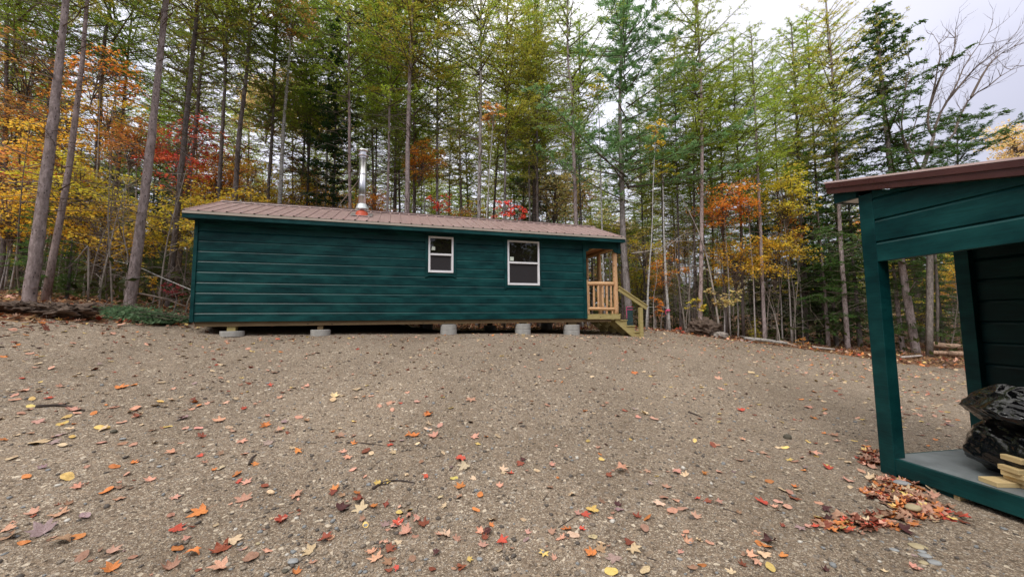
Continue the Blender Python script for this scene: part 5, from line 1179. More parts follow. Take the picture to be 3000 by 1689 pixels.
# woods behind the photographer, mirrored in the panes
for k in range(26):
    x = -30+k*2.3+rngF.normal(0, .8); y = -rngF.uniform(9, 16); g = GH(x, y); b = np.array([x, y, g]); H = rngF.uniform(11, 16); pr = ['larch_full', 'spruce', 'larch_full'][k % 3]
    tree('larch_tree' if pr != 'spruce' else 'spruce_tree', 'tree', 'tree on the near side of the clearing, mirrored in the window panes', b, [b, b+np.array([.1, 0, H*.5]), b+np.array([.2, 0, H])], .11, .03, pr, ['green', 'dark', 'olive'][k % 3], 'dark', None, 'trees mirrored in the window panes', k, 1.0, 4, 6)

# ------------------------------------------------------------------ things lying about
def lying(name, label, cat, pix, w, mat, seed=0, lift=0.0, group=None, ends=None, twigs=0, flat=False):
    """a branch or log resting on the ground through photo points; w = photo width in pixels at its thick end"""
    P = [ghit(x, y) for x, y in pix]; o = P[0].copy(); dist = P[0][1]; r0 = w/FPX*dist/2; e = None
    pts = smooth_path(P, 12); rr = random.Random(seed); K = len(pts); rel = []
    for k, p in enumerate(pts): rr_ = r0*(1-.55*k/K); rel.append(Vector((p[0]-o[0], p[1]-o[1], GH(p[0], p[1])+rr_*.75+lift-o[2])))
    m_ = MB(); m_.tube(rel, [r0*(1-.55*k/K)*(1+.1*(rr.random()-.5)) for k in range(K)], 8, wob=.08, seed=seed)
    for _ in range(twigs):
        i = rr.randrange(1, K); a = rr.uniform(0, 6.28); l = rr.uniform(4, 12)*r0; v = Vector((cos(a), sin(a), rr.uniform(.0, .5))); m_.tube([rel[i], rel[i]+v*l*.5, rel[i]+v*l], [r0*.35, r0*.25, r0*.08], 4, cap=False)
    ob = m_.build(name, mat, None, smooth=True); ob.location = o; 
    if mat is M['bark'] or mat is M['birch']: ob.color = (.42, .38, .36, 1)
    return tag(ob, label, cat, group)
def segs(name, label, cat, pts3, r0, r1, mat, color=None, twigs=0, seed=0):
    o = np.array(pts3[0]); P = [Vector(np.array(p)-o) for p in pts3]; sp = smooth_path(P, 14); rr = random.Random(seed)
    m_ = MB(); m_.tube(sp, [r0+(r1-r0)*k/13 for k in range(14)], 7, wob=.06, seed=seed)
    for _ in range(twigs):
        i = rr.randrange(2, 13); a = rr.uniform(0, 6.28); l = rr.uniform(.2, .7); v = Vector((cos(a), sin(a), rr.uniform(-.2, .5))); m_.tube([sp[i], np.array(sp[i])+np.array(v*l)], [r0*.4, r0*.1], 4, cap=False)
    ob = m_.build(name, mat, None, smooth=True); ob.location = o
    if color: ob.color = color
    return tag(ob, label, cat)
lying('fallen_branch', 'long thin pole on the leaf edge right of the steps', 'branch', [(1890, 966), (1960, 969), (2040, 974)], 3, M['twig_pale'], 4)
segs('fallen_log', 'whitish fallen log at the gravel edge right of the root ball', 'log', [atY(2180, 990, 13.0), atY(2240, 996, 12.9), atY(2305, 1005, 12.8)], .06, .045, M['birch'], (.5, .47, .44, 1), 2, 1)
segs('fallen_log', 'short grey log lying in leaves left of the shed post', 'log', [atY(2380, 1016, 13.2), atY(2445, 1023, 13.1)], .04, .03, M['twig_pale'], None, 1, 2)
segs('fallen_log', 'brown broken log end behind the whitish log', 'log', [atY(2285, 1000, 13.1), atY(2335, 1014, 12.8)], .06, .03, M['bark'], (.34, .24, .18, 1), 3, 3)
for i, (pp, rr_, lb) in enumerate((((atY(2725, 1008, 13.2), atY(2790, 1014, 13.1), atY(2870, 1019, 13.0)), .10, 'mossy top log of the pile seen in the shed opening'), ((atY(2722, 1032, 13.0), atY(2785, 1034, 12.9)), .075, 'left lower log of the pile seen in the shed opening'), ((atY(2778, 1034, 12.85), atY(2880, 1038, 12.7)), .085, 'reddish cut log lying right in the lower row of the pile'), ((atY(2640, 1046, 12.6), atY(2700, 1041, 12.8)), .04, 'thin pale log at the hemlock foot'))):
    o = segs('log', lb, 'log', pp, rr_, rr_*.85, M['bark'], (.42, .29, .21, 1) if i != 3 else (.5, .45, .42, 1), 0, 30+i); o['group'] = 'logs at the forest edge seen in the shed opening'
segs('leaning_pole', 'dead bare pole leaning left against the trees, foot at the root ball', 'dead pole', [atY(2110, 985, 13.6), atY(2090, 850, 13.7), atY(2055, 700, 13.9), atY(1988, 560, 14.3)], .040, .012, M['twig_pale'], None, 8, 3)
segs('fallen_pole', 'white peeled pole slanting down behind the left cabin corner', 'dead pole', [atY(568, 852, 9.2), atY(480, 815, 9.4), atY(400, 780, 9.6), atY(330, 762, 9.9)], .014, .008, M['birch'], (.62, .6, .58, 1), 3, 5)
segs('bent_sapling', 'thin grey sapling bent over in an arch left of the stout larch', 'sapling', [atY(258, 880, 8.9), atY(259, 735, 8.9), atY(250, 728, 8.85), atY(215, 770, 8.8), atY(160, 810, 8.7)], .02, .006, M['twig_pale'], None, 4, 6)
segs('fallen_branch', 'brown fallen limb on the bank behind the brush, left of the cabin', 'branch', [atY(400, 858, 9.3), atY(470, 872, 9.2), atY(545, 897, 9.1)], .03, .012, M['twig'], None, 4, 7)
segs('fallen_branch', 'thin crossed sticks lying in front of the brown limb', 'branch', [atY(425, 895, 9.0), atY(490, 868, 9.1), atY(560, 848, 9.3)], .011, .005, M['twig'], None, 4, 8)
segs('arching_branch', 'pale dead limb arching from the big pine past the birches', 'branch', [atY(1850, 742, 14.2), atY(1900, 735, 14.0), atY(1960, 715, 13.8), atY(2010, 680, 13.7)], .03, .008, M['twig_pale'], None, 10, 9)
# roots and soil
def clod(name, label, cat, cpt, rx, ry, rz, seed, nroot, mat):
    e = empty(name, cpt, 0, label, cat); r = random.Random(seed); m_ = MB(); nu, nv_ = 70, 34; vs = []
    for j in range(nv_+1):
        for i in range(nu):
            th = pi*j/nv_; ph = 2*pi*i/nu; d = Vector((sin(th)*cos(ph), sin(th)*sin(ph), cos(th))); f = 1+.45*mn.noise(d*2.2+Vector((seed, 0, 0)))+.4*mn.noise(d*5+Vector((0, seed, 0)))+.3*mn.noise(d*11+Vector((0, seed, 3)))
            vs.append(Vector((d.x*rx, d.y*ry, d.z*rz))*f)
    m_.add(vs, [(j*nu+i, (j+1)*nu+i, (j+1)*nu+(i+1) % nu, j*nu+(i+1) % nu) for j in range(nv_) for i in range(nu)]); m_.build('soil', mat, e, smooth=True)
    m_ = MB()
    for k in range(nroot):
        a = r.uniform(0, 6.28); el = r.uniform(-.2, 1.0); d = Vector((cos(a)*cos(el)*rx, sin(a)*cos(el)*ry, sin(el)*rz)); p = d*.7; pts = [p]
        v = d.normalized()
        for _ in range(5): v = (v+Vector((r.gauss(0, .5), r.gauss(0, .5), r.gauss(-.12, .4)))).normalized(); pts.append(pts[-1]+v*rx*r.uniform(.05, .14))
        m_.tube(pts, [.014, .012, .009, .007, .004, .002], 5, cap=False)
    m_.build('roots', M['twig'], e); return e
p = atY(2062, 975, 13.5); p[2] = GH(p[0], p[1])+.22; clod('root_ball', 'dark upturned root ball at the forest edge below the leaning pole', 'root ball', p, .52, .35, .32, 3, 40, M['soil'])
p = atY(2112, 985, 13.1); p[2] = GH(p[0], p[1])+.1; clod('stump', 'pale broken stump end right of the root ball', 'stump', p, .22, .12, .10, 5, 12, M['twig_pale'])
p = ghit(165, 928); p[2] += .10; clod('root_bank', 'dark torn earth and roots on the bank at far left', 'root ball', p, .60, .24, .13, 7, 60, M['soil'])
p = ghit(60, 915); p[2] += .08; clod('root_bank', 'smaller clump of torn roots at the left edge', 'root ball', p, .42, .24, .10, 9, 40, M['soil'])
# heap of cut evergreen boughs beside the cabin corner
P_ = [ghit(305, 915), ghit(360, 930), ghit(430, 945), ghit(500, 950), ghit(556, 946)]; r = np.random.default_rng(9); sp = np.array(smooth_path(P_, 60)); o0 = sp[30]
n = 11000; i_ = r.integers(0, 60, n); hh = .05+.11*np.sin(np.pi*np.clip(i_/60*1.1, 0, 1)); rad = r.uniform(0, 1, n)**.5
c = sp[i_]+np.stack([r.normal(0, .05, n), rad*r.normal(0.12, .26, n), np.abs(r.normal(0, .6, n))*hh+.02], 1); c -= o0
w = r.uniform(0, 6.28, n); U_ = unit(np.stack([np.cos(w), np.sin(w), r.normal(-.2, .4, n)], 1))*.045; V_ = unit(np.cross(U_, r.normal(0, 1, (n, 3))+np.array([0, 0, 1.2])))*.016
v, f = orient_quads(c, U_, V_); e = empty('brush_pile', o0, 0, 'heap of cut blue green evergreen boughs on the bank beside the cabin corner', 'brush pile')
o = link('boughs', np_mesh('boughs', v, f, M['foliage']), e); o.color = (.15, .25, .13, 1)
n = 160; i_ = r.integers(0, 60, n); a0 = sp[i_]-o0+np.stack([r.normal(0, .1, n), r.normal(.1, .2, n), r.uniform(.02, .2, n)], 1); a1 = a0+unit(r.normal(0, 1, (n, 3))*np.array([1, 1, .25]))*.4
v, f = strips(a0, a1, np.full(n, .008), np.full(n, .003)); link('bough_stems', np_mesh('bough_stems', v, f, M['twig']), e)
# pink tape and panel by the pine, tape round the birch
p = atY(1845, 920, 14.05); g = GH(p[0], p[1]); e = empty('marker_panel', (p[0], p[1], g), .1, 'dull green panel edged with pink tape leaning at the pine foot', 'panel')
za = atY(1845, 898, 14.05)[2]-g; m_ = MB(); m_.box(-.115, .115, 0, .03, 0.05, za); m_.build('panel', M['panel'], e)
m_ = MB(); m_.box(-.125, .12, -.006, -.001, za-.02, za+.0); m_.box(-.125, .12, -.006, -.001, za-.11, za-.09); m_.box(-.125, -.105, -.006, -.001, za-.42, za); m_.build('pink_tape', M['pink'], e)
p = atY(1957, 908, 13.95); m_ = MB(); m_.lathe([(.075, -.03), (.075, .03)], sides=16); m_.tube([(-.07, -.03, 0), (-.11, -.05, -.08), (-.09, -.05, -.16)], .012, 4); o = m_.build('flagging_tape', M['pink'], None); o.location = p; tag(o, 'pink flagging tape tied round the speckled birch', 'tape')

# foreground sticks
za_ = lambda x, y: (x*.4063, 1100+y*.4063)
zb_ = lambda x, y: (700+x*.33719, 1200+y*.33719)
zc_ = lambda x, y: (1400+x*.33719, 1200+y*.33719)
zd_ = lambda x, y: (2000+x*.33719, 1200+y*.33719)
M['stick'] = simple('dark_wet_stick', (.06, .045, .04), .8, .3, 12, .3, 0, .4)
ST = [(((255, 240), (430, 225), (540, 240), (610, 262)), 9, za_, 'thick dark curved stick under pink leaves at left'), (((200, 500), (400, 450), (560, 405)), 4, za_, 'long thin dark twig between cream oval leaves at left'),
      (((1165, 712), (1250, 645), (1380, 625), (1530, 665)), 8, zb_, 'dark bent stick with yellow leaves on it, centre foreground'), (((92, 482), (115, 430), (150, 405)), 9, zb_, 'short black curved strip above an orange leaf'),
      (((935, 290), (1080, 310), (1270, 335)), 4, zb_, 'dark flat twig above the centre foreground'), (((1540, 940), (1560, 850), (1610, 765)), 2, zb_, 'thin forked twig standing off the big leaf cluster'),
      (((1570, 290), (1660, 350)), 3, zb_, 'small dark twig right of the leaf knot'), (((700, 1055), (770, 980), (870, 935)), 3.5, zc_, 'curved grey twig touching the red maple leaf'),
      (((570, 790), (620, 740), (680, 690)), 2.5, zc_, 'thin straight twig below a small orange leaf'), (((1470, 1290), (1575, 1355)), 3, zc_, 'brown twig lying at lower right of centre'),
      (((1830, 25), (1950, 75)), 6, zc_, 'dark stick lying across the middle gravel right of centre'), (((350, 880), (520, 935)), 5, zd_, 'dark thin stick joining curled leaves at right'),
      (((960, 720), (1040, 690), (1120, 640)), 2.5, lambda x, y: (1600+x*.3494, 980+y*.3494), 'fine pale straw on the far gravel')]
for i, (px_, w, fz, lb) in enumerate(ST): lying('stick', lb, 'stick', [fz(*q) for q in px_], w, M['stick'] if i != 12 else M['twig_pale'], 60+i, 0, 'sticks lying on the gravel', twigs=1 if i in (0, 2) else 0)

# ------------------------------------------------------------------ fallen leaves
def leaf_outline(kind, r):
    if kind == 'o':
        n = 14; return [(.30*sin(2*pi*k/n)*(1+.0*cos(2*pi*k/n))*(1.05 if True else 1), .5*cos(2*pi*k/n)) for k in range(n)]
    lobes = [(90, .56), (38, .54), (-14, .40), (142, .54), (194, .40)]; pts = []
    seq = [(-90, .12), (-50, .26), (-14, .40), (8, .30), (14, .24), (26, .36), (38, .55), (50, .40), (60, .26), (74, .36), (90, .58), (106, .36), (120, .26), (130, .40), (142, .55), (154, .36), (166, .24), (172, .30), (194, .40), (230, .26)]
    return [(q*(1+r.normal(0, .06))*cos(radians(a)), q*(1+r.normal(0, .06))*sin(radians(a))) for a, q in seq]
def leaf_mesh(kind, seed):
    r = np.random.default_rng(seed); out = leaf_outline('o' if kind == 'o' else 'm', r); n = len(out)
    cu, cvv, tw = {'o': (.35, .25, .3), 'm': (.45, .35, .35), 'c': (1.05, .6, .9)}[kind]
    cu *= r.uniform(.4, 1.3)*r.choice([1, 1, -1]); cvv *= r.uniform(.3, 1.3); tw *= r.normal(0, 1); ph = r.uniform(0, 6)
    def zf(x, y):
        z = cu*x*x+cvv*y*y*.8+tw*x*y+.05*sin(9*x+ph)*cos(8*y)+(.10*abs(x) if kind != 'o' else .06*abs(x)); return min(z, .34)
    vs = [(0, 0, 0)]
    for q in (.35, .7, 1.0): vs += [(x*q, y*q, 0) for x, y in out]
    V = []
    for x, y, _ in vs:
        z = zf(x, y); sh = 1-.35*min(1, abs(z)) if kind != 'c' else 1-.9*min(.5, abs(z)); V.append((x*sh, y*sh, z))
    F = [(0, 1+k, 1+(k+1) % n) for k in range(n)]
    for a in range(2):
        o = 1+a*n; F += [(o+k, o+n+k, o+n+(k+1) % n, o+(k+1) % n) for k in range(n)]
    zmin = min(v[2] for v in V); V = [(x, y, z-zmin) for x, y, z in V]
    # stalk
    b = len(V); sx = r.uniform(-.1, .1); V += [(-.008, -.1, V[0][2]+.01), (.008, -.1, V[0][2]+.01), (sx, -.75, .06)]; F.append((b, b+1, b+2))
    me = bpy.data.meshes.new('leaf'); me.from_pydata(V, [], F); me.materials.append(M['leaf']); me.update(); return me, V, F
LP = {k: [leaf_mesh(k, 10*i+j) for j in range({'m': 7, 'o': 4, 'c': 7}[k])] for i, k in enumerate('moc')}
A_ = [(345,170,'m','R',80),(230,178,'o','Y',60),(222,232,'o','Y',70),(215,255,'m','K',60),(113,185,'o','P',85),(180,115,'m','P',80),(105,152,'o','P',60),(440,82,'m','P',65),(855,95,'m','O',110),(770,140,'o','Y',35),(1155,190,'o','Y',55),(1120,222,'o','Y',25),(1240,187,'m','T',60),(1385,192,'c','B',55),(1495,215,'m','P',50),(1625,200,'m','T',55),(1765,248,'c','R',60),(975,253,'o','P',90),(990,298,'c','B',100),(1385,250,'m','P',55),(1340,310,'m','V',80),(1595,325,'c','P',110),(1210,372,'o','T',45),(1335,392,'o','P',55),(1430,398,'o','P',60),(875,345,'o','P',65),(480,308,'o','Y',75),(275,335,'m','P',100),(450,360,'o','Y',75),(735,385,'o','Y',100),(290,483,'o','T',130),(520,455,'o','Y',60),(730,498,'o','P',70),(385,490,'m','V',90),(450,512,'o','T',80),(885,498,'o','K',65),(520,262,'m','P',140),(675,275,'o','O',60),(1030,367,'c','P',45),(1650,388,'o','T',60),(1680,405,'m','P',65),(1915,370,'c','O',80),(1455,460,'c','B',80),(1310,492,'o','P',45),(1740,478,'m','P',90),(1940,495,'c','V',80),(1245,572,'m','P',85),(1440,595,'m','R',60),(1475,630,'c','K',60),(1600,580,'m','K',60),(1770,575,'m','P',70),(1845,655,'m','O',65),(1590,670,'o','T',60),(1545,695,'m','O',50),(1700,740,'c','O',80),(1715,785,'m','R',60),(1780,775,'m','P',80),(825,662,'o','O',75),(955,635,'c','O',75),(625,665,'o','P',50),(305,670,'m','V',70),(190,750,'o','O',80),(485,745,'o','Y',125),(565,810,'m','P',95),(1080,768,'m','P',100),(765,845,'o','O',100),(850,830,'m','K',100),(870,905,'m','P',85),(1255,900,'m','P',80),(1960,850,'m','T',60),(1755,920,'m','P',130),(490,935,'c','K',90),(1230,1012,'o','K',70),(1455,1010,'m','O',150),(230,1022,'c','P',120),(440,1022,'m','P',140),(610,1035,'o','V',100),(1265,1135,'m','R',130),(1350,1185,'c','P',70),(1680,1190,'m','T',150),(305,1145,'m','V',200),(50,1120,'m','P',120),(60,1190,'m','K',140),(560,1180,'o','O',95),(440,1215,'c','K',160),(170,1225,'o','O',85),(805,1295,'m','P',120),(590,1340,'o','K',100),(1280,1270,'o','O',110),(1385,1300,'c','O',130),(1590,1290,'c','B',170),(1805,1340,'o','K',140),(1600,1390,'m','P',160),(1240,1390,'c','K',160),(800,1430,'m','O',150),(955,1340,'o','K',60),(1955,1060,'o','R',40)]
B_ = [(250,65,'m','P',65),(520,85,'o','P',70),(230,148,'c','O',90),(385,128,'m','V',70),(590,105,'m','K',65),(370,180,'m','Y',75),(345,205,'c','P',90),(410,215,'c','B',60),(635,185,'m','T',60),(880,172,'m','T',60),(1000,115,'c','B',40),(815,200,'c','K',60),(870,245,'m','K',110),(1000,230,'o','P',40),(1140,232,'c','B',60),(1330,180,'o','P',40),(1465,152,'m','V',55),(1650,130,'m','T',80),(1745,142,'o','P',70),(1640,190,'o','T',65),(1700,240,'m','P',110),(1520,250,'m','O',120),(1325,280,'o','Y',50),(1415,278,'o','V',50),(1650,55,'c','O',90),(2010,118,'m','P',50),(2040,255,'m','P',90),(1550,320,'o','O',45),(1320,328,'m','V',60),(1350,385,'m','T',70),(1105,362,'o','B',80),(1150,402,'o','T',65),(910,380,'m','P',80),(955,425,'m','P',90),(465,350,'m','T',65),(500,385,'c','O',100),(990,538,'o','P',70),(1775,405,'c','P',40),(1930,455,'c','R',110),(1965,505,'m','T',120),(1845,520,'o','O',35),(1465,570,'m','R',40),(1870,603,'o','Y',70),(1625,610,'c','R',75),(1215,655,'c','Y',90),(1295,635,'m','Y',80),(2045,620,'m','T',70),(1925,705,'m','O',115),(825,715,'m','O',100),(825,745,'c','B',90),(905,775,'c','K',85),(275,725,'o','T',80),(490,768,'m','P',125),(225,668,'o','B',80),(1735,787,'m','T',80),(1910,785,'o','K',80),(1790,845,'m','P',60),(1400,855,'m','Y',50),(1275,842,'c','B',85),(1055,810,'c','B',130),(1155,850,'m','O',110),(1065,875,'m','T',150),(880,870,'m','D',160),(1480,888,'c','K',60),(1395,925,'o','Y',85),(1480,950,'c','P',90),(1550,980,'c','P',90),(1610,1015,'c','B',130),(1390,1000,'m','R',120),(1350,1035,'m','P',110),(1450,1080,'c','P',150),(1270,1010,'m','V',90),(525,880,'c','P',45),(335,970,'m','P',130),(390,985,'c','R',150),(1075,985,'c','K',70),(1100,1032,'o','Y',65),(2060,905,'o','Y',60),(1380,1190,'m','T',90),(755,1150,'c','B',130),(800,1150,'m','P',90),(1745,1100,'m','B',60),(1810,1125,'m','T',120),(1885,1140,'o','Y',60),(625,1260,'m','T',160),(255,1230,'o','B',60),(1155,1248,'m','P',120),(1300,1250,'m','B',120),(640,1362,'m','P',80),(1195,1335,'m','P',150),(1305,1340,'m','K',120),(1725,1262,'c','D',90),(1505,1340,'o','K',90),(1680,1398,'o','B',70),(1935,1390,'c','B',110),(500,1425,'c','O',110),(1300,1420,'c','B',90),(1380,1420,'c','R',70),(1995,1340,'m','Y',70)]
C1_ = [(215,545,'m','T',90),(220,572,'o','T',45),(285,575,'c','R',75),(370,485,'m','B',85),(385,445,'c','D',65),(422,530,'m','P',50),(515,535,'o','Y',48),(640,505,'m','P',65),(370,125,'o','P',60),(1365,10,'m','V',60),(1450,35,'m','T',75),(1280,20,'m','P',45),(1045,345,'m','P',45),(1075,453,'o','Y',42),(1295,498,'o','P',50),(1130,575,'m','B',90),(1250,560,'c','P',130),(1480,548,'m','P',75),(1415,562,'o','K',50),(1555,578,'o','Y',48),(1730,560,'c','P',95),(1970,570,'c','O',70),(1885,285,'m','V',60),(185,690,'m','P',75),(620,682,'o','O',35),(820,768,'c','P',45),(1640,680,'m','P',100),(1490,648,'m','V',75),(1585,820,'m','T',115),(1615,785,'o','O',55),(1725,815,'m','P',90),(1690,895,'o','P',105),(1770,878,'o','P',100),(1080,820,'c','P',60),(1215,855,'m','D',80),(1230,890,'m','V',85),(990,880,'c','Y',125),(930,920,'m','R',95),(865,930,'c','P',80),(20,762,'o','P',45),(1175,920,'o','Y',35),(1150,970,'m','P',65),(1385,950,'c','B',95),(1475,958,'o','Y',50),(1450,1045,'o','K',105),(1810,1075,'o','P',70),(120,985,'m','T',55),(110,1015,'m','O',70),(30,1070,'c','P',100),(80,1070,'o','T',60),(60,1140,'c','B',90),(40,1225,'m','P',100),(210,1170,'c','R',110),(430,1108,'m','P',80),(640,1100,'m','P',90),(720,1130,'m','P',115),(790,1070,'m','O',100),(830,1125,'o','T',90),(895,1040,'c','R',80),(1000,1135,'o','T',90),(1075,1185,'o','T',50),(1320,1175,'m','B',125),(1345,1255,'m','T',150),(1065,1250,'m','K',110),(1000,1270,'c','O',130),(1185,1310,'m','V',145),(580,1290,'m','P',50),(665,1305,'o','O',45),(1755,1255,'m','P',75),(1825,1165,'c','P',115),(1915,1165,'m','P',55),(2015,1165,'o','P',70),(1455,1415,'o','T',110),(1160,1430,'o','Y',110),(1865,1375,'o','K',30),(1950,1385,'o','D',60),(185,1235,'o','T',45),(395,988,'o','P',40)]
D_ = [(295,310,'m','P',80),(525,272,'m','P',70),(410,332,'o','Y',40),(590,372,'m','P',65),(710,388,'m','P',85),(490,450,'m','P',80),(600,582,'o','Y',40),(755,630,'o','O',80),(190,568,'c','O',70),(310,555,'m','P',80),(795,150,'o','T',45),(835,335,'o','P',60),(890,335,'o','Y',60),(925,445,'m','Y',70),(975,455,'c','K',60),(1125,402,'c','P',130),(1055,515,'m','V',70),(1065,540,'m','O',65),(1265,525,'m','R',100),(1270,505,'o','Y',70),(1440,618,'m','P',110),(1435,465,'o','T',60),(1555,548,'o','P',80),(1375,430,'o','P',45),(970,680,'c','O',90),(930,730,'o','P',90),(965,775,'m','B',120),(880,715,'c','O',50),(710,815,'m','R',130),(830,812,'o','P',75),(790,865,'m','P',80),(910,858,'o','P',110),(1185,825,'o','P',75),(1240,885,'c','D',110),(1510,942,'m','O',90),(1255,1000,'m','P',115),(1405,985,'m','T',190),(1340,1035,'m','T',70),(1410,1070,'m','K',90),(1480,1050,'m','T',100),(1670,1000,'m','R',130),(885,1020,'c','B',80),(1075,1015,'m','P',85),(1030,1060,'m','V',100),(630,1075,'m','P',90),(310,835,'c','P',80),(490,915,'c','K',70),(125,795,'c','R',80),(210,820,'c','B',90),(760,1170,'c','D',160),(660,1190,'o','O',90),(730,1215,'m','O',120),(710,1265,'m','T',140),(585,1270,'c','P',110),(865,1300,'c','O',110),(650,1370,'c','P',130),(520,1390,'m','B',90),(430,1430,'m','T',110),(765,1395,'o','Y',110),(1240,1415,'c','D',100),(2010,1400,'m','P',130),(1760,1440,'m','T',80),(110,945,'m','P',110),(1330,228,'m','K',95),(1240,213,'o','Y',55),(1350,285,'m','P',70),(1150,295,'c','B',65)]
E_ = [(330,497,'m','P',75),(205,512,'c','P',65),(485,568,'c','O',65),(580,600,'m','T',100),(565,625,'o','T',90),(600,392,'o','Y',60),(425,305,'o','Y',60),(550,308,'o','Y',45),(485,325,'m','P',55),(535,418,'o','O',55),(790,530,'m','T',95),(885,490,'o','Y',45),(925,582,'o','Y',60),(770,605,'m','T',70),(660,580,'m','P',50),(65,612,'m','P',80),(1335,318,'m','P',50),(1445,300,'c','Y',40),(1810,420,'c','O',45),(1595,515,'c','O',45),(1595,585,'c','K',55),(1205,660,'m','R',60),(1010,682,'c','P',75),(1095,658,'m','P',75),(1350,650,'m','P',70),(1125,720,'m','P',60),(1465,770,'m','O',85),(1490,745,'c','D',60),(1870,630,'m','P',110),(2370,490,'o','O',40),(2210,205,'m','R',45),(2435,655,'m','P',55),(2245,685,'o','P',65),(1870,838,'m','P',60),(240,798,'m','P',75),(95,845,'m','V',80),(320,825,'m','K',70),(765,832,'c','B',45),(690,715,'o','T',60),(1450,590,'o','T',45)]
F_ = [(500,580,'m','T',55),(880,585,'c','O',55),(745,640,'m','V',60),(830,665,'m','T',65),(660,650,'m','P',45),(775,702,'c','P',75),(905,710,'o','P',75),(995,527,'o','T',35),(1080,457,'m','P',45),(1475,465,'m','P',60),(900,422,'o','P',40),(155,372,'o','O',45),(100,258,'m','P',45),(405,468,'m','P',40),(235,205,'c','R',35),(70,337,'o','O',45),(395,178,'c','R',30),(615,78,'c','O',30),(740,325,'m','O',70),(1640,650,'m','R',85),(1450,375,'m','P',110),(2200,610,'m','P',90),(2235,700,'m','O',80),(2255,487,'m','O',70),(2340,668,'o','Y',40),(1720,325,'o','T',60),(2110,455,'o','T',40),(2080,720,'o','P',40),(1905,675,'o','P',45)]
ze_ = lambda x, y: (800+x*.31056, 980+y*.31056)
zf_ = lambda x, y: (1600+x*.34938, 980+y*.34938)
ALL = []
for lst, fz, k in ((A_, za_, .4063), (B_, zb_, .33719), (C1_, zc_, .33719), (D_, zd_, .33719), (E_, ze_, .31056), (F_, zf_, .34938)):
    for x, y, kd, c_, s in lst: px, py = fz(x, y); ALL.append((px, py, kd, c_, s*k))
ALL.sort(key=lambda q: -q[4]); IND, REST = ALL[:298], ALL[298:]
rL = np.random.default_rng(21)
def leaf_place(px, py, size):
    p = ghit(px, py); D = float(np.linalg.norm(p-_C)); s = min(.17, size/FPX*p[1]*1.15*(1-.22*min(1, abs(px-1500)/1500))); return p, s
KN = {'m': 'lobed maple leaf', 'o': 'oval leaf', 'c': 'curled maple leaf'}
XZ = ['far left', 'left', 'left of centre', 'centre', 'right of centre', 'right', 'far right']
def zone(px, py):
    a = XZ[min(6, int(px/430))]; b = 'bottom edge' if py > 1590 else 'near foreground' if py > 1480 else 'foreground' if py > 1370 else 'front gravel' if py > 1270 else 'middle gravel' if py > 1170 else 'far gravel'
    return '%s, %s' % (b, a)
used = {}; info = []
for q in IND: p, s = leaf_place(q[0], q[1], q[4]); info.append((q, p, s))
for i, ((px, py, kd, c_, sz), p, s) in enumerate(info):
    best = min((math.hypot(px-r_[0][0], (py-r_[0][1])*1.5), j) for j, r_ in enumerate(info) if j != i); nb = info[best[1]][0]
    szn = 'large ' if s > .125 else 'small ' if s < .075 else ''
    lab = '%s%s %s, %s, by %s %s' % (szn, CNAME[c_], KN[kd], zone(px, py), CNAME[nb[3]], 'oval leaf' if nb[2] == 'o' else 'maple leaf')
    me, _, _ = LP[kd][int(rL.integers(len(LP[kd])))]
    o = link('oval_leaf' if kd == 'o' else 'maple_leaf', me); n0 = GH(p[0]+.05, p[1])-GH(p[0]-.05, p[1]); n1 = GH(p[0], p[1]+.05)-GH(p[0], p[1]-.05)
    nv = Vector((-n0/.1+rL.normal(0, .14), -n1/.1+rL.normal(0, .14), 1)).normalized(); o.rotation_mode = 'QUATERNION'
    o.rotation_quaternion = nv.to_track_quat('Z', 'Y') @ Euler((0, 0, rL.uniform(0, 6.28))).to_quaternion()
    o.scale = (s, s*rL.uniform(.85, 1.1), s*rL.uniform(.7, 1.1)); o.location = (p[0], p[1], p[2]+.004+.02*s); col = LCOL[c_]; kk = rL.uniform(.8, 1.2); o.color = jitter(tuple(q*kk for q in col), rL, .045)
    tag(o, lab, 'leaf', 'fallen leaves on the gravel')
# all further leaves: uncountable
def leaf_field(name, label, xs, ys, sizes, cols, kinds, lift, cat='leaves', seed=3, tiltk=.2):
    r = np.random.default_rng(seed); Vs = []; Fs = []; Ms = []; off = 0; keys = list(LCOL); zs = GHn(xs, ys)
    cache = {}
    for i in range(len(xs)):
        kd = kinds[i]; key = (kd, int(r.integers(len(LP[kd]))))
        if key not in cache:
            _, V, F = LP[kd][key[1]]; n_out = {'m': 20, 'o': 14, 'c': 20}[kd]; V = np.array(V); ring = [0]+list(range(1+2*n_out, 1+3*n_out)); vv = V[ring]
            fs = [(0, 1+k, 1+(k+1) % n_out) for k in range(n_out)]; cache[key] = (vv, np.array(fs))
        vv, ff = cache[key]; a = r.uniform(0, 6.28); c, s = cos(a), sin(a); t = r.normal(0, tiltk, 2); w = vv*sizes[i]
        x = w[:, 0]*c-w[:, 1]*s; y = w[:, 0]*s+w[:, 1]*c; z = w[:, 2]+x*t[0]+y*t[1]; z = z-z.min()*.6
        Vs.append(np.stack([x+xs[i], y+ys[i], z+zs[i]+lift[i]], 1)); Fs.append(ff+off); Ms += [keys.index(cols[i])]*len(ff); off += len(vv)
    o = link(name, np_mesh(name, np.concatenate(Vs), np.concatenate(Fs), [LM[k] for k in keys], Ms)); return tag(o, label, cat, kind='stuff')
def pick(n, w): ks = list(w); return list(rL.choice(ks, n, p=np.array([w[k] for k in ks])/sum(w.values())))
WA = dict(R=.03, O=.09, P=.30, T=.28, Y=.12, B=.06, D=.01, V=.03, K=.08); WF = dict(R=.04, O=.16, P=.22, T=.10, Y=.10, B=.22, D=.06, V=.02, K=.18)
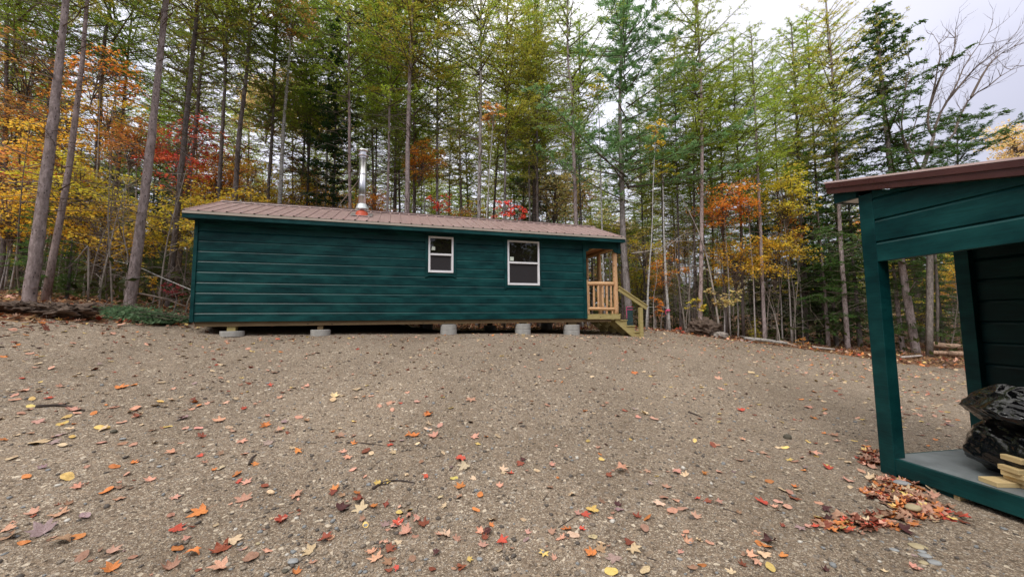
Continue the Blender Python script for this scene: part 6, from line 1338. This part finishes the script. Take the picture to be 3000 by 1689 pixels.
# scattered over the yard, a little denser far off and on the left
n = 5600; az = rL.uniform(-60, 58, n); D = 2.5+rL.uniform(0, 1, n)**.62*12.5; xs = D*np.sin(np.radians(az)); ys = D*np.cos(np.radians(az)); s = sdf_yard(xs, ys); lx = (xs-L0[0])*CU[0]+(ys-L0[1])*CU[1]; ln = (xs-L0[0])*CN[0]+(ys-L0[1])*CN[1]
dens = np.clip((D-3.0)/7, .05, 1)**1.2+.3*(xs < -3.2); ok = (s < .1) & (rL.uniform(0, 1, n) < dens) & ~((lx > .2) & (lx < 9.2) & (ln > .25) & (ln < 2.8)) & ~((xs > 3.4) & (xs < 5.5) & (ys < 4.2)); xs, ys = xs[ok], ys[ok]
xs = np.concatenate([xs, [leaf_place(q[0], q[1], q[4])[0][0] for q in REST]]); ys = np.concatenate([ys, [leaf_place(q[0], q[1], q[4])[0][1] for q in REST]]); n = len(xs)
leaf_field('scattered_leaves', 'small fallen leaves scattered over the gravel yard', xs, ys, rL.uniform(.04, .09, n), pick(n, WA), pick(n, dict(m=.35, o=.58, c=.07)), np.full(n, .003))
# litter on the forest floor and along its edge
n = 26000; az = rL.uniform(-60, 58, n); D = rL.uniform(7, 26, n); xs = D*np.sin(np.radians(az)); ys = D*np.cos(np.radians(az)); s = sdf_yard(xs, ys); ok = (s > -.5+rL.normal(0, .35, n)) & (rL.uniform(0, 1, n) < np.clip(1.25-s/12, .2, 1)); xs, ys = xs[ok], ys[ok]; n = len(xs)
leaf_field('leaf_litter', 'brown and orange leaf litter covering the forest floor', xs, ys, rL.uniform(.06, .13, n), pick(n, WF), pick(n, dict(m=.35, o=.25, c=.4)), rL.uniform(0, .04, n), seed=5, tiltk=.35)
# drift of leaves against the shed
def drift(poly_px, dens, seed):
    P = np.array([ghit(*q)[:2] for q in poly_px]); lo, hi = P.min(0), P.max(0); pts = []
    while len(pts) < dens:
        q = rL.uniform(lo, hi); ins = False
        for i in range(len(P)):
            a, b = P[i], P[(i+1) % len(P)]
            if (a[1] > q[1]) != (b[1] > q[1]) and q[0] < (b[0]-a[0])*(q[1]-a[1])/(b[1]-a[1])+a[0]: ins = not ins
        if ins: pts.append(q+rL.normal(0, .02, 2))
    return np.array(pts)
d1 = drift([zd_(1690, 590), zd_(1800, 600), zd_(2076, 690), z7(900, 960), z7(1060, 1080), z7(1050, 1140), z7(800, 1120), zd_(1900, 890), zd_(1780, 830), zd_(1560, 740), zd_(1510, 700), zd_(1660, 690)], 270, 1)
d2 = drift([zd_(1200, 980), zd_(1400, 950), zd_(1650, 920), zd_(1800, 900), zd_(2000, 1000), zd_(1760, 1050), zd_(1480, 1090), zd_(1230, 1060)], 95, 2)
d3 = drift([zd_(1550, 410), zd_(1600, 360), zd_(1690, 370), zd_(1700, 515), zd_(1640, 500)], 60, 3)
d = np.concatenate([d1, d2, d3]); d = d+rL.normal(0, .035, d.shape); n = len(d); leaf_field('leaf_drift', 'drift of red brown leaves blown against the shed base', d[:, 0], d[:, 1], rL.uniform(.055, .12, n), pick(n, dict(R=.08, O=.20, P=.26, T=.08, Y=.04, B=.18, D=.02, K=.16)), pick(n, dict(m=.45, o=.1, c=.45)), rL.uniform(.0, .014, n), seed=8, tiltk=.22)
cl_ = []
for q in IND:
    if q[3] in 'BPRK' and q[4] > 36:
        p = ghit(q[0], q[1])
        for _ in range(2): cl_.append((p[0]+rL.normal(0, .07), p[1]+rL.normal(0, .05)))
cl_ = np.array(cl_); n = len(cl_); leaf_field('leaf_fragments', 'small broken leaf pieces around the larger fallen leaves', cl_[:, 0], cl_[:, 1], rL.uniform(.02, .05, n), pick(n, dict(P=.3, B=.35, K=.25, V=.1)), pick(n, dict(o=.5, c=.5)), np.full(n, .002), seed=12)

# ------------------------------------------------------------------ stones
ICO = None
def ico():
    t = (1+5**.5)/2; v = np.array([(-1, t, 0), (1, t, 0), (-1, -t, 0), (1, -t, 0), (0, -1, t), (0, 1, t), (0, -1, -t), (0, 1, -t), (t, 0, -1), (t, 0, 1), (-t, 0, -1), (-t, 0, 1)], float)
    f = np.array([(0, 11, 5), (0, 5, 1), (0, 1, 7), (0, 7, 10), (0, 10, 11), (1, 5, 9), (5, 11, 4), (11, 10, 2), (10, 7, 6), (7, 1, 8), (3, 9, 4), (3, 4, 2), (3, 2, 6), (3, 6, 8), (3, 8, 9), (4, 9, 5), (2, 4, 11), (6, 2, 10), (8, 6, 7), (9, 8, 1)])
    return v/np.linalg.norm(v[0]), f
iv, if_ = ico(); n = 15000; r = np.random.default_rng(31); D = 1.9+r.uniform(0, 1, n)**1.25*5.2; az = r.uniform(-60, 60, n); xs = D*np.sin(np.radians(az)); ys = D*np.cos(np.radians(az))
patch = np.sin(xs*1.3+.5)*np.sin(ys*1.7+xs*.4)+.5*np.sin(xs*3.1)*np.sin(ys*2.9); ok = (r.uniform(0, 1, n) < .55+.35*patch) & ~((xs > 3.45) & (xs < 5.5) & (ys < 3.95)); xs, ys = xs[ok], ys[ok]; n = len(xs)
s = .0035+.0055*r.gamma(1.6, 1, n)*.8; s = np.minimum(s, .024); V = iv[None]*(1+r.normal(0, .16, (n, 12, 1)))*s[:, None, None]*np.stack([np.ones(n), r.uniform(.6, .95, n), r.uniform(.35, .7, n)], 1)[:, None]
a = r.uniform(0, 6.28, n); X = V[..., 0]*np.cos(a)[:, None]-V[..., 1]*np.sin(a)[:, None]; Y_ = V[..., 0]*np.sin(a)[:, None]+V[..., 1]*np.cos(a)[:, None]
V = np.stack([X+xs[:, None], Y_+ys[:, None], V[..., 2]+(GHn(xs, ys)+s*.15)[:, None]], 2).reshape(-1, 3); F = (if_[None]+np.arange(n)[:, None, None]*12).reshape(-1, 3)
o = link('gravel_stones', np_mesh('gravel_stones', V, F, M['stones'], smooth=False)); tag(o, 'small loose stones scattered thickly over the near gravel', 'stones', kind='stuff')
M['stone_grey'] = simple('river_stone_grey', (.30, .31, .32), .7, .12, 18, .3, 0, .15); M['stone_tan'] = simple('river_stone_tan', (.42, .35, .22), .7, .12, 18, .3, 0, .15); M['stone_dark'] = simple('river_stone_dark', (.10, .09, .07), .8, .25, 18, .3, 0, .3)
def stone(px, py, w, mat, label, seed, hk=.3, asp=.5):
    p = ghit(px, py); rx = w/FPX*p[1]/2*.85; r_ = random.Random(seed); m_ = MB(); nu, nv_ = 20, 12; vs = []
    for j in range(nv_+1):
        for i in range(nu):
            th = pi*j/nv_; ph = 2*pi*i/nu; d = Vector((sin(th)*cos(ph), sin(th)*sin(ph), cos(th))); f = 1+.16*mn.noise(d*1.4+Vector((seed*2, 0, 0))); vs.append((d.x*rx*f, d.y*rx*asp*1.5*f, d.z*rx*hk*f))
    m_.add(vs, [(j*nu+i, (j+1)*nu+i, (j+1)*nu+(i+1) % nu, j*nu+(i+1) % nu) for j in range(nv_) for i in range(nu)]); o = m_.build('stone', M[mat], None, smooth=True)
    o.location = (p[0], p[1], p[2]+rx*hk*.6+(.035 if 'drift' in label else 0)); o.rotation_euler = (0, 0, r_.uniform(-.5, .1)); return tag(o, label, 'stone', 'larger stones on the ground')
for q in [(*zd_(1910, 680), 44, 'stone_grey', 'smooth grey flat stone in the leaf drift by the shed', 1, .3), (*z7(795, 1070), 48, 'stone_tan', 'long tan stone in the lower leaf drift', 2, .4), (*z7(820, 1270), 50, 'stone_tan', 'flat yellowish stone at the lower right, beside a yellow leaf', 3, .2),
          (*z7(865, 1335), 34, 'stone_grey', 'pale grey pebble below the yellowish flat stone', 4, .3), (*z7(925, 1383), 38, 'stone_grey', 'grey oval stone lowest of the pebbles at lower right', 5, .3), (*z7(855, 1375), 28, 'stone_tan', 'tan pebble left of the lowest grey stone', 6, .3), (*z7(845, 1310), 24, 'stone_grey', 'small grey pebble directly under the yellowish stone', 7, .3), (*z7(675, 1300), 26, 'stone_grey', 'grey flat pebble left of the yellowish stone', 8, .25),
          (*zd_(912, 258), 26, 'stone_dark', 'dark brown lump on the mid gravel at right', 9, .7), (*zb_(468, 1335), 36, 'stone_grey', 'dark grey flat stone at the bottom left of centre', 10, .35), (*zb_(400, 1415), 24, 'stone_dark', 'dark pebble below the dark grey flat stone', 11, .35), (*zb_(165, 1185), 16, 'stone_tan', 'small tan pebble at the left foreground', 12, .4),
          (*zc_(1755, 1330), 18, 'stone_grey', 'blue grey pebble right of centre at the bottom', 13, .4), (*za_(820, 418), 24, 'stone_dark', 'brown rounded stone among pebbles at left', 14, .5), (*za_(885, 468), 20, 'stone_grey', 'grey pebble under the brown rounded stone', 15, .35), (*za_(1150, 662), 18, 'stone_grey', 'thin grey pebble in the left foreground', 16, .3), (*zc_(813, 868), 12, 'stone_grey', 'round pale pebble near the centre foreground twig', 17, .6), (*zc_(15, 1325), 20, 'stone_grey', 'grey pebble at the bottom centre', 18, .5)]:
    stone(q[0], q[1], q[2], q[3], q[4], q[5], q[6])
